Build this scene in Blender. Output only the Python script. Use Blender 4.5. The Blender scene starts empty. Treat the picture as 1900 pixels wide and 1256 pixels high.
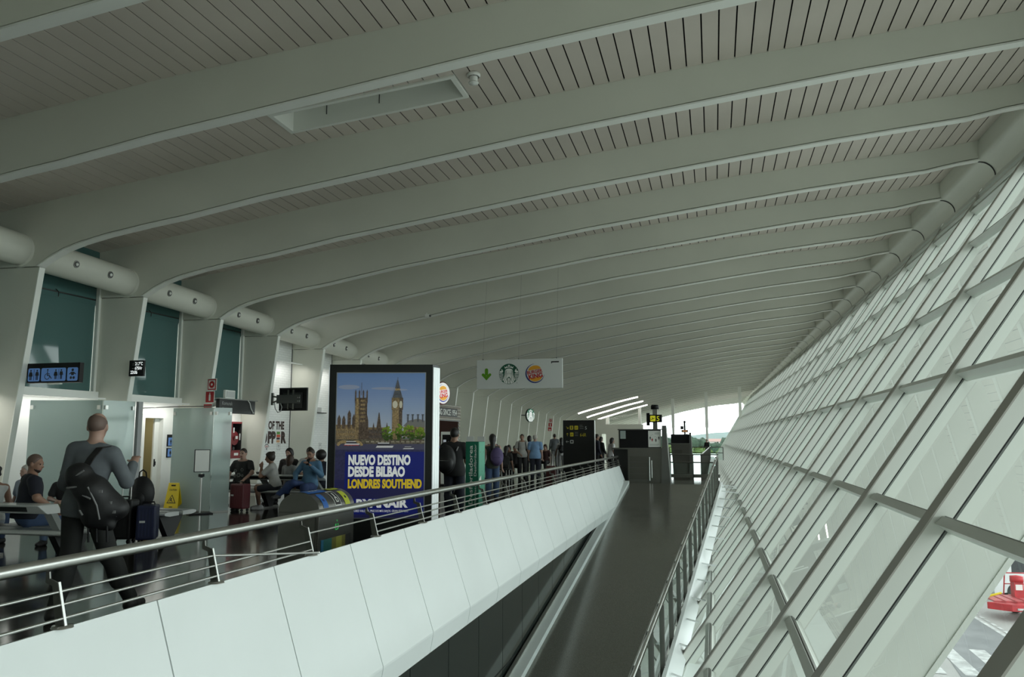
import bpy, math, random
import numpy as np
from mathutils import Matrix, Vector
random.seed(5)
S = bpy.context.scene
COL = S.collection

# ------------------------------------------------------------------ camera
cam_data = bpy.data.cameras.new('camera')
cam = bpy.data.objects.new('camera', cam_data)
COL.objects.link(cam)
cam_data.sensor_width = 36.0
cam_data.lens = 1480.0 / 1900.0 * 36.0
cam_data.clip_start = 0.05
cam_data.clip_end = 3000
cam.location = (0, 0, 1.6)
cam.rotation_euler = (math.radians(90 + 7.125), 0, math.radians(14.113))
S.camera = cam

# ------------------------------------------------------------------ sky and exposure
S.view_settings.view_transform = 'Standard'
S.view_settings.look = 'None'
S.view_settings.gamma = 1.0
S.view_settings.use_curve_mapping = False
S.view_settings.exposure = 0.0
W = bpy.data.worlds.new('overcast_sky')
S.world = W
W.use_nodes = True
wn, wl = W.node_tree.nodes, W.node_tree.links
bg = wn['Background']
SKY_STRENGTH = 2.6
bg.inputs[1].default_value = SKY_STRENGTH
tc = wn.new('ShaderNodeTexCoord'); sx = wn.new('ShaderNodeSeparateXYZ'); rp = wn.new('ShaderNodeValToRGB')
wl.new(tc.outputs['Generated'], sx.inputs[0])
mr = wn.new('ShaderNodeMapRange'); mr.inputs[1].default_value = -1.0; mr.inputs[2].default_value = 1.0
wl.new(sx.outputs['Z'], mr.inputs[0]); wl.new(mr.outputs[0], rp.inputs[0])
rp.color_ramp.elements[0].position = 0.47; rp.color_ramp.elements[0].color = (.30, .32, .30, 1)
rp.color_ramp.elements[1].position = 1.0; rp.color_ramp.elements[1].color = (.62, .68, .67, 1)
for pos_, k_ in ((.5, 1.9), (.58, 1.7), (.70, .95)):          # overcast, clearing towards the horizon
    e = rp.color_ramp.elements.new(pos_); e.color = (.90 * k_, .98 * k_, .98 * k_, 1)
wl.new(rp.outputs[0], bg.inputs[0])

# ------------------------------------------------------------------ materials
MATS = {}
def mat(name, col, rough=.5, metal=0.0, emit=None, spec=None, noise=None, alpha=None):
    """procedural principled material; noise=(scale, amount) varies the colour a little"""
    if name in MATS: return MATS[name]
    m = bpy.data.materials.new(name); m.use_nodes = True
    n, l = m.node_tree.nodes, m.node_tree.links
    b = n['Principled BSDF']
    b.inputs['Base Color'].default_value = (*col, 1)
    b.inputs['Roughness'].default_value = rough
    b.inputs['Metallic'].default_value = metal
    if spec is not None: b.inputs['Specular IOR Level'].default_value = spec
    if emit:
        b.inputs['Emission Color'].default_value = (*emit[:3], 1)
        b.inputs['Emission Strength'].default_value = emit[3]
    if alpha is not None: b.inputs['Alpha'].default_value = alpha
    if noise:
        t = n.new('ShaderNodeTexCoord'); x = n.new('ShaderNodeTexNoise'); r = n.new('ShaderNodeValToRGB')
        x.inputs['Scale'].default_value = noise[0]; x.inputs['Detail'].default_value = 6
        a = noise[1]
        r.color_ramp.elements[0].position = .3; r.color_ramp.elements[1].position = .7
        r.color_ramp.elements[0].color = (*[max(0, c * (1 - a)) for c in col], 1)
        r.color_ramp.elements[1].color = (*[min(1, c * (1 + a)) for c in col], 1)
        l.new(t.outputs['Object'], x.inputs['Vector']); l.new(x.outputs['Fac'], r.inputs[0])
        l.new(r.outputs[0], b.inputs['Base Color'])
    MATS[name] = m
    return m

def glass_mat(name, tint, ior=1.45, rough=0.0, haze=0.0, haze_col=(.6, .7, .68)):
    if name in MATS: return MATS[name]
    m = bpy.data.materials.new(name); m.use_nodes = True
    n, l = m.node_tree.nodes, m.node_tree.links
    n.remove(n['Principled BSDF'])
    out = n['Material Output']
    tr = n.new('ShaderNodeBsdfTransparent'); tr.inputs[0].default_value = (*tint, 1)
    base = tr
    if haze > 0:
        d = n.new('ShaderNodeBsdfDiffuse'); d.inputs[0].default_value = (*haze_col, 1)
        tl = n.new('ShaderNodeBsdfTranslucent'); tl.inputs[0].default_value = (*haze_col, 1)
        mx0 = n.new('ShaderNodeMixShader'); mx0.inputs[0].default_value = .4
        l.new(d.outputs[0], mx0.inputs[1]); l.new(tl.outputs[0], mx0.inputs[2])
        mx1 = n.new('ShaderNodeMixShader'); mx1.inputs[0].default_value = haze
        l.new(tr.outputs[0], mx1.inputs[1]); l.new(mx0.outputs[0], mx1.inputs[2])
        base = mx1
    gl = n.new('ShaderNodeBsdfGlossy'); gl.inputs['Roughness'].default_value = rough
    gl.inputs[0].default_value = (.95, 1, .98, 1)
    fr = n.new('ShaderNodeFresnel'); ge = n.new('ShaderNodeNewGeometry')     # a thin pane reflects alike from both sides
    mi = n.new('ShaderNodeMapRange'); mi.inputs[3].default_value = ior; mi.inputs[4].default_value = 1.0 / ior
    l.new(ge.outputs['Backfacing'], mi.inputs[0]); l.new(mi.outputs[0], fr.inputs[0])
    mx = n.new('ShaderNodeMixShader')
    l.new(fr.outputs[0], mx.inputs[0]); l.new(base.outputs[0], mx.inputs[1]); l.new(gl.outputs[0], mx.inputs[2])
    l.new(mx.outputs[0], out.inputs[0])
    MATS[name] = m
    return m

def granite(name, c0, c1, rough, joint=None):
    m = bpy.data.materials.new(name); m.use_nodes = True
    n, l = m.node_tree.nodes, m.node_tree.links
    b = n['Principled BSDF']
    t = n.new('ShaderNodeTexCoord')
    v = n.new('ShaderNodeTexNoise'); v.inputs['Scale'].default_value = 90; v.inputs['Detail'].default_value = 4
    v2 = n.new('ShaderNodeTexNoise'); v2.inputs['Scale'].default_value = 1.3; v2.inputs['Detail'].default_value = 5
    r = n.new('ShaderNodeValToRGB')
    r.color_ramp.elements[0].position = .35; r.color_ramp.elements[1].position = .7
    r.color_ramp.elements[0].color = (*c0, 1); r.color_ramp.elements[1].color = (*c1, 1)
    l.new(t.outputs['Object'], v.inputs['Vector']); l.new(t.outputs['Object'], v2.inputs['Vector'])
    l.new(v.outputs['Fac'], r.inputs[0])
    last = r.outputs[0]
    if joint:
        bk = n.new('ShaderNodeTexBrick'); bk.offset = 0.0
        bk.inputs['Scale'].default_value = 1.0
        bk.inputs['Brick Width'].default_value = joint; bk.inputs['Row Height'].default_value = joint
        bk.inputs['Mortar Size'].default_value = .004
        bk.inputs['Color1'].default_value = (1, 1, 1, 1); bk.inputs['Color2'].default_value = (.9, .9, .9, 1)
        bk.inputs['Mortar'].default_value = (.35, .35, .35, 1)
        l.new(t.outputs['Object'], bk.inputs['Vector'])
        mm = n.new('ShaderNodeMix'); mm.data_type = 'RGBA'; mm.blend_type = 'MULTIPLY'; mm.inputs[0].default_value = 1
        l.new(last, mm.inputs[6]); l.new(bk.outputs['Color'], mm.inputs[7]); last = mm.outputs[2]
    l.new(last, b.inputs['Base Color'])
    mr = n.new('ShaderNodeMapRange'); mr.inputs[3].default_value = rough * .7; mr.inputs[4].default_value = rough * 1.5
    l.new(v2.outputs['Fac'], mr.inputs[0]); l.new(mr.outputs[0], b.inputs['Roughness'])
    MATS[name] = m
    return m

def brick_white():
    m = bpy.data.materials.new('white_brick'); m.use_nodes = True
    n, l = m.node_tree.nodes, m.node_tree.links
    b = n['Principled BSDF']; b.inputs['Roughness'].default_value = .5
    t = n.new('ShaderNodeTexCoord'); mp = n.new('ShaderNodeMapping')
    mp.inputs['Rotation'].default_value = (math.radians(90), 0, math.radians(90))
    bk = n.new('ShaderNodeTexBrick'); bk.inputs['Scale'].default_value = 1
    bk.inputs['Brick Width'].default_value = .24; bk.inputs['Row Height'].default_value = .075; bk.inputs['Mortar Size'].default_value = .006
    bk.inputs['Color1'].default_value = (.82, .84, .82, 1); bk.inputs['Color2'].default_value = (.78, .80, .78, 1); bk.inputs['Mortar'].default_value = (.66, .68, .66, 1)
    sep = n.new('ShaderNodeSeparateXYZ'); cmb = n.new('ShaderNodeCombineXYZ')
    l.new(t.outputs['Object'], sep.inputs[0]); l.new(sep.outputs['Y'], cmb.inputs['X']); l.new(sep.outputs['Z'], cmb.inputs['Y'])
    l.new(cmb.outputs[0], bk.inputs['Vector']); l.new(bk.outputs['Color'], b.inputs['Base Color'])
    MATS['white_brick'] = m
    return m

WHITE = mat('white_paint', (.86, .88, .84), .45)
RIBW = mat('rib_paint', (.69, .70, .615), .5, noise=(.5, .05))
COLW = mat('edge_paint_and_light', (.84, .86, .80), .45)
SLAT = mat('ceiling_slat', (.63, .575, .505), .55, noise=(.35, .12))
BLACK = mat('black_gap', (.012, .012, .012), .8)
GROOVE = mat('rib_groove_shade', (.10, .105, .092), .8)  # groove core darkened, the shade line along each rib put into its colour
FINCAP = mat('fin_edge_shade', (.40, .39, .345), .5)  # fin front face darker than its sides: shade put into the colour
FINW = mat('facade_aluminium', (.68, .705, .65), .4)
PARAW = mat('parapet_white', (.73, .77, .76), .35, noise=(.8, .03))
STEEL = mat('brushed_steel', (.58, .58, .56), .28, metal=1.0)
STEELD = mat('dull_steel', (.20, .20, .185), .38, metal=1.0)
SATIN = mat('satin_steel_sheet', (.24, .235, .22), .30, metal=1.0, noise=(3, .08))
DARK = mat('dark_grey', (.025, .026, .026), .4)
BLK = mat('black_plastic', (.006, .006, .007), .45, spec=.25)
GLASS = glass_mat('clear_glass', (.93, .97, .95))
DGLASS = mat('dark_glass', (.030, .036, .033), .08)
TEAL = mat('teal_glass', (.075, .155, .148), .04)
FROST = glass_mat('frosted_glass', (.72, .80, .78), rough=.06, haze=.55, haze_col=(.62, .71, .69))
CLEARP = glass_mat('rail_glass', (.80, .90, .87))
GRAN = granite('polished_granite', (.022, .021, .018), (.055, .052, .045), .10, joint=.6)
RAMPG = granite('ramp_granite', (.095, .092, .078), (.185, .178, .155), .16)
BRICK = brick_white()

# ------------------------------------------------------------------ mesh helpers
class MB:
    """collects shapes, builds ONE mesh object"""
    def __init__(s, M=None):
        s.v = []; s.f = []; s.mi = []; s.mats = []; s.M = M; s.sm = []
    def _m(s, m):
        if m not in s.mats: s.mats.append(m)
        return s.mats.index(m)
    def add(s, vs, fs, m, smooth=False, M=None):
        o = len(s.v); i = s._m(m)
        for p in vs:
            p = Vector(p)
            if M is not None: p = M @ p
            if s.M is not None: p = s.M @ p
            s.v.append(p)
        for f in fs:
            s.f.append([o + k for k in f]); s.mi.append(i); s.sm.append(smooth)
        return s
    def box(s, a, b, m, M=None):
        (x0, y0, z0), (x1, y1, z1) = a, b
        v = [(x0, y0, z0), (x1, y0, z0), (x1, y1, z0), (x0, y1, z0), (x0, y0, z1), (x1, y0, z1), (x1, y1, z1), (x0, y1, z1)]
        return s.add(v, [(0, 3, 2, 1), (4, 5, 6, 7), (0, 1, 5, 4), (1, 2, 6, 5), (2, 3, 7, 6), (3, 0, 4, 7)], m, M=M)
    def hexa(s, v8, m):
        return s.add(v8, [(0, 3, 2, 1), (4, 5, 6, 7), (0, 1, 5, 4), (1, 2, 6, 5), (2, 3, 7, 6), (3, 0, 4, 7)], m)
    def tube(s, pts, r, m, n=10, cap=True, rs=None):
        pts = [Vector(p) for p in pts]; rings = []
        ref = None
        for i, p in enumerate(pts):
            d = (pts[min(i + 1, len(pts) - 1)] - pts[max(i - 1, 0)]).normalized()
            if ref is None:
                ref = d.orthogonal().normalized()
            ref = (ref - d * ref.dot(d))
            if ref.length < 1e-5: ref = d.orthogonal()
            ref.normalize()
            w = d.cross(ref)
            rr = rs[i] if rs else r
            rings.append([p + (ref * math.cos(2 * math.pi * k / n) + w * math.sin(2 * math.pi * k / n)) * rr for k in range(n)])
        v = [q for R_ in rings for q in R_]; f = []
        for i in range(len(pts) - 1):
            for k in range(n):
                f.append((i * n + k, i * n + (k + 1) % n, (i + 1) * n + (k + 1) % n, (i + 1) * n + k))
        s.add(v, f, m, True)
        if cap:
            s.add(rings[0], [tuple(reversed(range(n)))], m); s.add(rings[-1], [tuple(range(n))], m)
        return s
    def prism(s, poly, o, r, u, t, m, sm=False):
        """polygon (a,b) in the frame o + a*r + b*u, extruded by t along r x u"""
        o, r, u = Vector(o), Vector(r), Vector(u); n = r.cross(u).normalized() * t
        k = len(poly)
        v = [o + r * a + u * b for a, b in poly] + [o + r * a + u * b + n for a, b in poly]
        f = [tuple(reversed(range(k))), tuple(range(k, 2 * k))]
        s.add(v, f, m)
        s.add(v, [(i, (i + 1) % k, k + (i + 1) % k, k + i) for i in range(k)], m, sm)
        return s
    def sphere(s, c, r, m, nu=12, nv=8, M=None):
        c = Vector(c); rr = Vector(r) if hasattr(r, '__len__') else Vector((r, r, r))
        v = []; f = []
        for j in range(nv + 1):
            t = math.pi * j / nv
            for i in range(nu):
                a = 2 * math.pi * i / nu
                v.append(c + Vector((rr.x * math.sin(t) * math.cos(a), rr.y * math.sin(t) * math.sin(a), rr.z * math.cos(t))))
        for j in range(nv):
            for i in range(nu):
                f.append((j * nu + i, (j + 1) * nu + i, (j + 1) * nu + (i + 1) % nu, j * nu + (i + 1) % nu))
        return s.add(v, f, m, True, M)
    def lathe(s, prof, m, n=20, M=None):
        v = []; f = []
        for (r, z) in prof:
            for i in range(n):
                a = 2 * math.pi * i / n; v.append((r * math.cos(a), r * math.sin(a), z))
        for j in range(len(prof) - 1):
            for i in range(n):
                f.append((j * n + i, j * n + (i + 1) % n, (j + 1) * n + (i + 1) % n, (j + 1) * n + i))
        return s.add(v, f, m, True, M)
    def build(s, name, parent=None, bevel=None, loc=None):
        me = bpy.data.meshes.new(name)
        me.from_pydata([tuple(p) for p in s.v], [], s.f)
        for m in s.mats: me.materials.append(m)
        me.polygons.foreach_set('material_index', s.mi)
        me.polygons.foreach_set('use_smooth', s.sm)
        me.update()
        o = bpy.data.objects.new(name, me); COL.objects.link(o)
        if parent is not None: o.parent = parent
        if bevel:
            b = o.modifiers.new('bevel', 'BEVEL'); b.width = bevel; b.segments = 2; b.limit_method = 'ANGLE'
        return o

def tag(o, label, cat, group=None):
    o['label'] = label; o['category'] = cat
    if group: o['group'] = group
    return o
def thing(name, label, cat, loc=(0, 0, 0), rz=0, group=None):
    o = bpy.data.objects.new(name, None); COL.objects.link(o)
    o.location = loc; o.rotation_euler = (0, 0, rz); o.empty_display_size = .1
    return tag(o, label, cat, group)
def struct(o):
    o['kind'] = 'structure'; return o
def copy_thing(o, loc, rz=None, label=None, parent=None):
    c = o.copy(); COL.objects.link(c)
    if parent is None:
        c.location = loc
        if rz is not None: c.rotation_euler = (0, 0, rz)
        if label: c['label'] = label
    else: c.parent = parent
    for ch in list(o.children): copy_thing(ch, None, parent=c)
    return c

FONT_CACHE = {}
def text_mesh(txt, bold=0.0, sx=1.0, align='LEFT'):
    key = (txt, bold, sx, align)
    if key in FONT_CACHE: return FONT_CACHE[key]
    c = bpy.data.curves.new('lettering', 'FONT'); c.body = txt; c.size = 1.0; c.offset = bold; c.align_x = align
    c.resolution_u = 3; c.fill_mode = 'FRONT'
    o = bpy.data.objects.new('lettering', c); COL.objects.link(o)
    dg = bpy.context.evaluated_depsgraph_get()
    me = bpy.data.meshes.new_from_object(o.evaluated_get(dg))
    v = [(p.co.x * sx, p.co.y) for p in me.vertices]; f = [tuple(p.vertices) for p in me.polygons]
    bpy.data.objects.remove(o); bpy.data.curves.remove(c); bpy.data.meshes.remove(me)
    FONT_CACHE[key] = (v, f)
    return v, f

class Plate:
    """flat graphics in the frame o, r (right), u (up); layer k sits k*2 mm proud of the plate"""
    def __init__(s, o, r, u):
        s.o = Vector(o); s.r = Vector(r).normalized(); s.u = Vector(u).normalized(); s.n = s.r.cross(s.u).normalized(); s.mb = MB()
        s.step = .0016
    def pt(s, a, b, k=1): return s.o + s.r * a + s.u * b + s.n * (s.step * k)
    def poly(s, P, m, k=1):
        s.mb.add([s.pt(a, b, k) for a, b in P], [tuple(range(len(P)))], m); return s
    def rect(s, a0, b0, a1, b1, m, k=1): return s.poly([(a0, b0), (a1, b0), (a1, b1), (a0, b1)], m, k)
    def rrect(s, a0, b0, a1, b1, r, m, k=1):
        P = []
        for cx, cy, t0 in ((a1 - r, b0 + r, -90), (a1 - r, b1 - r, 0), (a0 + r, b1 - r, 90), (a0 + r, b0 + r, 180)):
            for j in range(5):
                t = math.radians(t0 + j * 22.5); P.append((cx + r * math.cos(t), cy + r * math.sin(t)))
        return s.poly(P, m, k)
    def disc(s, a, b, r, m, k=1, n=32, rb=None):
        rb = rb or r
        return s.poly([(a + r * math.cos(2 * math.pi * i / n), b + rb * math.sin(2 * math.pi * i / n)) for i in range(n)], m, k)
    def arc(s, a, b, r0, r1, t0, t1, m, k=1, n=24, w0=None):
        v = []; f = []
        for i in range(n + 1):
            t = math.radians(t0 + (t1 - t0) * i / n)
            q = r0 if w0 is None else r1 - (w0 + (r1 - r0 - w0) * math.sin(math.pi * i / n))
            v += [s.pt(a + q * math.cos(t), b + q * math.sin(t), k), s.pt(a + r1 * math.cos(t), b + r1 * math.sin(t), k)]
        for i in range(n): f.append((2 * i, 2 * i + 1, 2 * i + 3, 2 * i + 2))
        s.mb.add(v, f, m); return s
    def text(s, txt, a, b, h, m, k=2, bold=0.0, sx=1.0, width=None, rot=0, align='LEFT'):
        v, f = text_mesh(txt, bold, 1.0, align)
        xs = [p[0] for p in v]
        q = h / .73
        fx = q * sx
        if width: fx = width / (max(xs) - min(xs))
        c, d = math.cos(rot), math.sin(rot)
        x0 = min(xs) if align == 'LEFT' else 0
        s.mb.add([s.pt(a + ((p[0] - x0) * fx * c - p[1] * q * d), b + ((p[0] - x0) * fx * d + p[1] * q * c), k) for p in v], f, m)
        return s
    def build(s, name, parent=None): return s.mb.build(name, parent)
# ------------------------------------------------------------------ hall geometry (metres; Y runs down the hall, floor of the upper level z = 0)
Y0, PITCH = 12.03, 2.735
RK = [-9, 0, 1, 2, 3, 5, 9, 12, 16, 40]; RY = [-12.77, 12.03, 14.83, 17.66, 20.42, 25.95, 36.95, 45.1, 55.6, 120.4]
def ribY(k): return float(np.interp(k, RK, RY))
def kk(Y): return float(np.interp(Y, RY, RK))
LX = [-12.0, -11.72, -11.45, -11.1, -10.5, -9.7, -9.0, -7.4, -5.0, -2.6, .75, 2.1, 4.4, 5.0, 5.42]
LZ = [4.75, 4.91, 5.03, 5.13, 5.25, 5.37, 5.46, 5.72, 6.03, 6.35, 6.72, 6.86, 7.06, 7.17, 7.22]
UX = [-13.2, -12.6, -11.5, -9.0, -7.36, -2.56, .76, 4.4, 5.38]
UZ = [5.78, 5.86, 6.0, 6.30, 6.51, 6.98, 7.29, 7.50, 7.62]
def lo(X): return float(np.interp(X, LX, LZ))
def up(X): return float(np.interp(X, UX, UZ))
def warp(X, z, Y):
    """the hall narrows and the roof comes down towards the far end"""
    k = kk(Y); t = max(0.0, (5.6 - X) / 17.6); q = min(1.2, max(0.0, (X + 12) / 17.6))
    d2 = max(0.0, k - 2)
    zz = z - .08 * k * t ** 1.7 - .0012 * d2 * d2 * q
    xx = X - q * (.02 * d2 + .0013 * d2 * d2)
    return (xx, zz)
KMIN, KMAX = -8, 34
KFAR = 25

# floor of the upper level
mb = MB()
mb.box((-13.4, -9, -.3), (-3.42, 29.0, 0), GRAN)
mb.box((-13.4, 29.0, -.3), (-3.225, 86, 0), GRAN)
mb.box((-3.225, 31.805, -.3), (.15, 86, 0), GRAN)
floor = struct(mb.build('floor'))

# ribs and columns, one each per frame
for k in range(KMIN, KMAX + 1):
    Y = ribY(k)
    mb = MB(); st = []
    for X, z in zip(LX, LZ):
        xl, zl = warp(X, z, Y)
        Xu = X if X > -11.9 else -13.2
        if X > 5.3: Xu = 5.38
        if X <= -11.0: Xu = -13.2 + (X + 12) * 1.9
        xu, zu = warp(Xu, up(Xu), Y)
        st.append(((xl, zl), (xu, zu)))
    if k >= 0 or True:
        x0, z0 = warp(-13.25, 4.75, Y)
        st.insert(0, (st[0][0], (x0, st[0][0][1])))
    def sweep(rows, m):
        """loft: rows of (a, b, c, d) corners, one row per station"""
        v = [q for r_ in rows for q in r_]; f = []; n = len(rows)
        for i in range(n - 1):
            a, b = 4 * i, 4 * i + 4
            f += [(a, a + 1, b + 1, b), (a + 1, a + 2, b + 2, b + 1), (a + 2, a + 3, b + 3, b + 2), (a + 3, a, b, b + 3)]
        f += [(3, 2, 1, 0), (4 * n - 4, 4 * n - 3, 4 * n - 2, 4 * n - 1)]
        mb.add(v, f, m)
    def lift(p, q, d):
        L_ = math.hypot(q[0] - p[0], q[1] - p[1]) + 1e-6; t = d / L_
        return (p[0] + (q[0] - p[0]) * t, p[1] + (q[1] - p[1]) * t)
    web = []; core = []; fl = []
    for (a, b) in st:
        w0, c0 = lift(a, b, .044), lift(a, b, .026)
        (xu, zu) = b
        web.append([(w0[0], Y - .165, w0[1]), (w0[0], Y, w0[1]), (xu, Y + .06, zu), (xu, Y - .24, zu)])
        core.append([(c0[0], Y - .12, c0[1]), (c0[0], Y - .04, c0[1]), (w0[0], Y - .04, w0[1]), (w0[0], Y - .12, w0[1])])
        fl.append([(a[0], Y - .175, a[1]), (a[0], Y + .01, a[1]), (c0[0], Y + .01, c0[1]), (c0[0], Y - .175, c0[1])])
    sweep(web, RIBW); sweep(core, GROOVE); sweep(fl, COLW)  # paler flange: brightness of the rib underside put into its colour
    o = struct(mb.build('roof_rib'))
    # column below the rib, narrowing to the floor, thin pale front edge
    kx, kz = st[0][0]
    zt = kz - .015
    fx = lambda z: kx - .12 * (kz - z)
    mb = MB(); bx = -13.25
    mb.hexa([(bx, Y - .20, 0), (fx(0), Y - .13, 0), (fx(0), Y - .02, 0), (bx, Y + .05, 0), (bx, Y - .22, zt), (kx, Y - .14, zt), (kx, Y - .02, zt), (bx, Y + .05, zt)], RIBW)
    # pale edge strip
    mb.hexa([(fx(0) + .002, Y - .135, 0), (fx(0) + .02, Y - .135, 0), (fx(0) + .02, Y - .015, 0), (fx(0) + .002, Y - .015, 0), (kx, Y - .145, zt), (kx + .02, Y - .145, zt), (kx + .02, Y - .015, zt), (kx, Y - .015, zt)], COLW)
    struct(mb.build('column'))

# round tube beam between the columns, with two recessed spots in each bay
for k in range(KMIN, 6):
    Ya, Yb = ribY(k) + .0, ribY(k + 1) - .16
    pa = warp(-12.42, 5.08, Ya); pb = warp(-12.42, 5.08, Yb)
    mb = MB(); r = .30
    A = Vector((pa[0], Ya, pa[1])); B = Vector((pb[0], Yb, pb[1]))
    mb.tube([A, B], r, RIBW, n=28, cap=False)
    mb.tube([B - Vector((0, .05, 0)), B], r, RIBW, n=28, cap=False, rs=[r + .004, r + .05])
    mb.tube([A, A + Vector((0, .05, 0))], r, RIBW, n=28, cap=False, rs=[r + .05, r + .004])
    b = struct(mb.build('tube_beam'))
    if k < 8:
        for q in (.33, .68):
            C = A.lerp(B, q); d = Vector((math.cos(math.radians(8)), 0, math.sin(math.radians(-8))))
            rr = d.orthogonal().normalized()
            m2 = MB(); P = C + d * (r + .004)
            w = d.cross(rr)
            m2.tube([P - d * .03, P + d * .004], .075, STEELD, n=16)
            m2.tube([P + d * .003, P + d * .012], .055, DARK, n=14)
            m2.sphere(P + d * .006, (.035, .035, .035), WHITE, 10, 6)
            sp = m2.build('recessed_spotlight', b); sp['label'] = 'dark recessed spot in white tube'

# slatted ceiling, slats run along the hall; one mesh, with the well of a recessed light left open
mb = MB()
XS = np.arange(-13.15, 5.36, .235)
HOLE = (float(XS[28]), float(XS[41]) - .016, 10.55, 11.3)
for k in range(KMIN - 1, KMAX):
    Ya, Yb = ribY(k) + .06, ribY(k + 1) - .24
    for X in XS:
        xa, xb = X, min(X + .214, 5.38)
        spans = [(Ya, Yb)]
        if k == -1 and xb > HOLE[0] and xa < HOLE[1]: spans = [(Ya, HOLE[2]), (HOLE[3], Yb)]
        for ya, yb in spans:
            v = []
            for (yy, xx, dz) in ((ya, xa, 0), (ya, xb, 0), (yb, xb, 0), (yb, xa, 0), (ya, xa, .012), (ya, xb, .012), (yb, xb, .012), (yb, xa, .012)):
                wx, wz = warp(xx, up(xx) - .02, yy); v.append((wx, yy, wz + dz))
            mb.hexa(v, SLAT)
ceiling = struct(mb.build('ceiling'))
mb = MB()
for k in range(KMIN - 1, KMAX):
    Ya, Yb = ribY(k) - .24, ribY(k + 1) - .24
    xs = sorted(list(np.linspace(-13.3, 5.45, 24)) + [HOLE[0], HOLE[1]])
    v = []
    for X in xs:
        for yy in (Ya, Yb):
            wx, wz = warp(X, up(X) + .12, yy); v.append((wx, yy, wz))
    f = []
    for i in range(len(xs) - 1):
        if k == -1 and xs[i + 1] > HOLE[0] + .001 and xs[i] < HOLE[1] - .001:
            for (u0, u1) in ((Ya, HOLE[2] + .02), (HOLE[3] - .02, Yb)):
                mb.add([(x_, u, warp(x_, up(x_) + .12, u)[1]) for x_, u in ((xs[i], u0), (xs[i + 1], u0), (xs[i + 1], u1), (xs[i], u1))], [(0, 1, 2, 3)], BLACK)
            continue
        f.append((2 * i, 2 * i + 2, 2 * i + 3, 2 * i + 1))
    mb.add(v, f, BLACK)
struct(mb.build('ceiling_backing'))
# recessed well
mb = MB()
x0, x1, y0, y1 = HOLE
def cz(X, Y): return warp(X, up(X), Y)[1]
fr = .07
for (xa, xb, ya, yb) in ((x0, x0 + fr, y0, y1), (x1 - fr, x1, y0, y1), (x0 + fr, x1 - fr, y0, y0 + fr), (x0 + fr, x1 - fr, y1 - fr, y1)):
    mb.hexa([(xa, ya, cz(xa, ya) - .05), (xb, ya, cz(xb, ya) - .05), (xb, yb, cz(xb, yb) - .05), (xa, yb, cz(xa, yb) - .05),
             (xa, ya, cz(xa, ya) + .45), (xb, ya, cz(xb, ya) + .45), (xb, yb, cz(xb, yb) + .45), (xa, yb, cz(xa, yb) + .45)], COLW)
ya, yb = y0, y1
mb.hexa([(x0, ya, cz(x0, ya) + .45), (x1, ya, cz(x1, ya) + .45), (x1, yb, cz(x1, yb) + .45), (x0, yb, cz(x0, yb) + .45),
         (x0, ya, cz(x0, ya) + .6), (x1, ya, cz(x1, ya) + .6), (x1, yb, cz(x1, yb) + .6), (x0, yb, cz(x0, yb) + .6)], RIBW)
for q in (.22, .52):
    X = x0 + (x1 - x0) * q
    mb.tube([(X, y1 - fr - .02, cz(X, y1) + .12), (X, y1 - fr - .02, cz(X, y1) + .4)], .008, DARK, n=6)
struct(mb.build('ceiling_recess'))

# lining between roof and facade: upright strip and quarter-round cove, one piece per bay
for k in range(KMIN - 1, KMAX):
    Ya, Yb = ribY(k) - .01, ribY(k + 1) - .01
    prof = [(5.385, 7.76), (5.385, 7.42), (5.39, 7.28), (5.42, 7.222)] + [(5.42 + .3 * math.sin(t), 6.92 + .3 * math.cos(t)) for t in np.linspace(.2, math.pi / 2, 9)] + [(5.72, 6.66)]
    v = []; f = []
    for (X, z) in prof:
        for yy in (Ya, Yb):
            wx, wz = warp(X, z, yy); v.append((wx, yy, wz))
    for i in range(len(prof) - 1): f.append((2 * i, 2 * i + 1, 2 * i + 3, 2 * i + 2))
    mb = MB(); mb.add(v, f, RIBW, True)
    v = []
    for (X, z) in prof[3:]:
        for yy in (Yb - .06, Yb + .0):
            wx, wz = warp(X - .006, z - .006, yy); v.append((wx, yy, wz))
    mb.add(v, [(2 * i, 2 * i + 1, 2 * i + 3, 2 * i + 2) for i in range(len(prof) - 4)], BLACK)
    struct(mb.build('roof_cove'))

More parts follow.
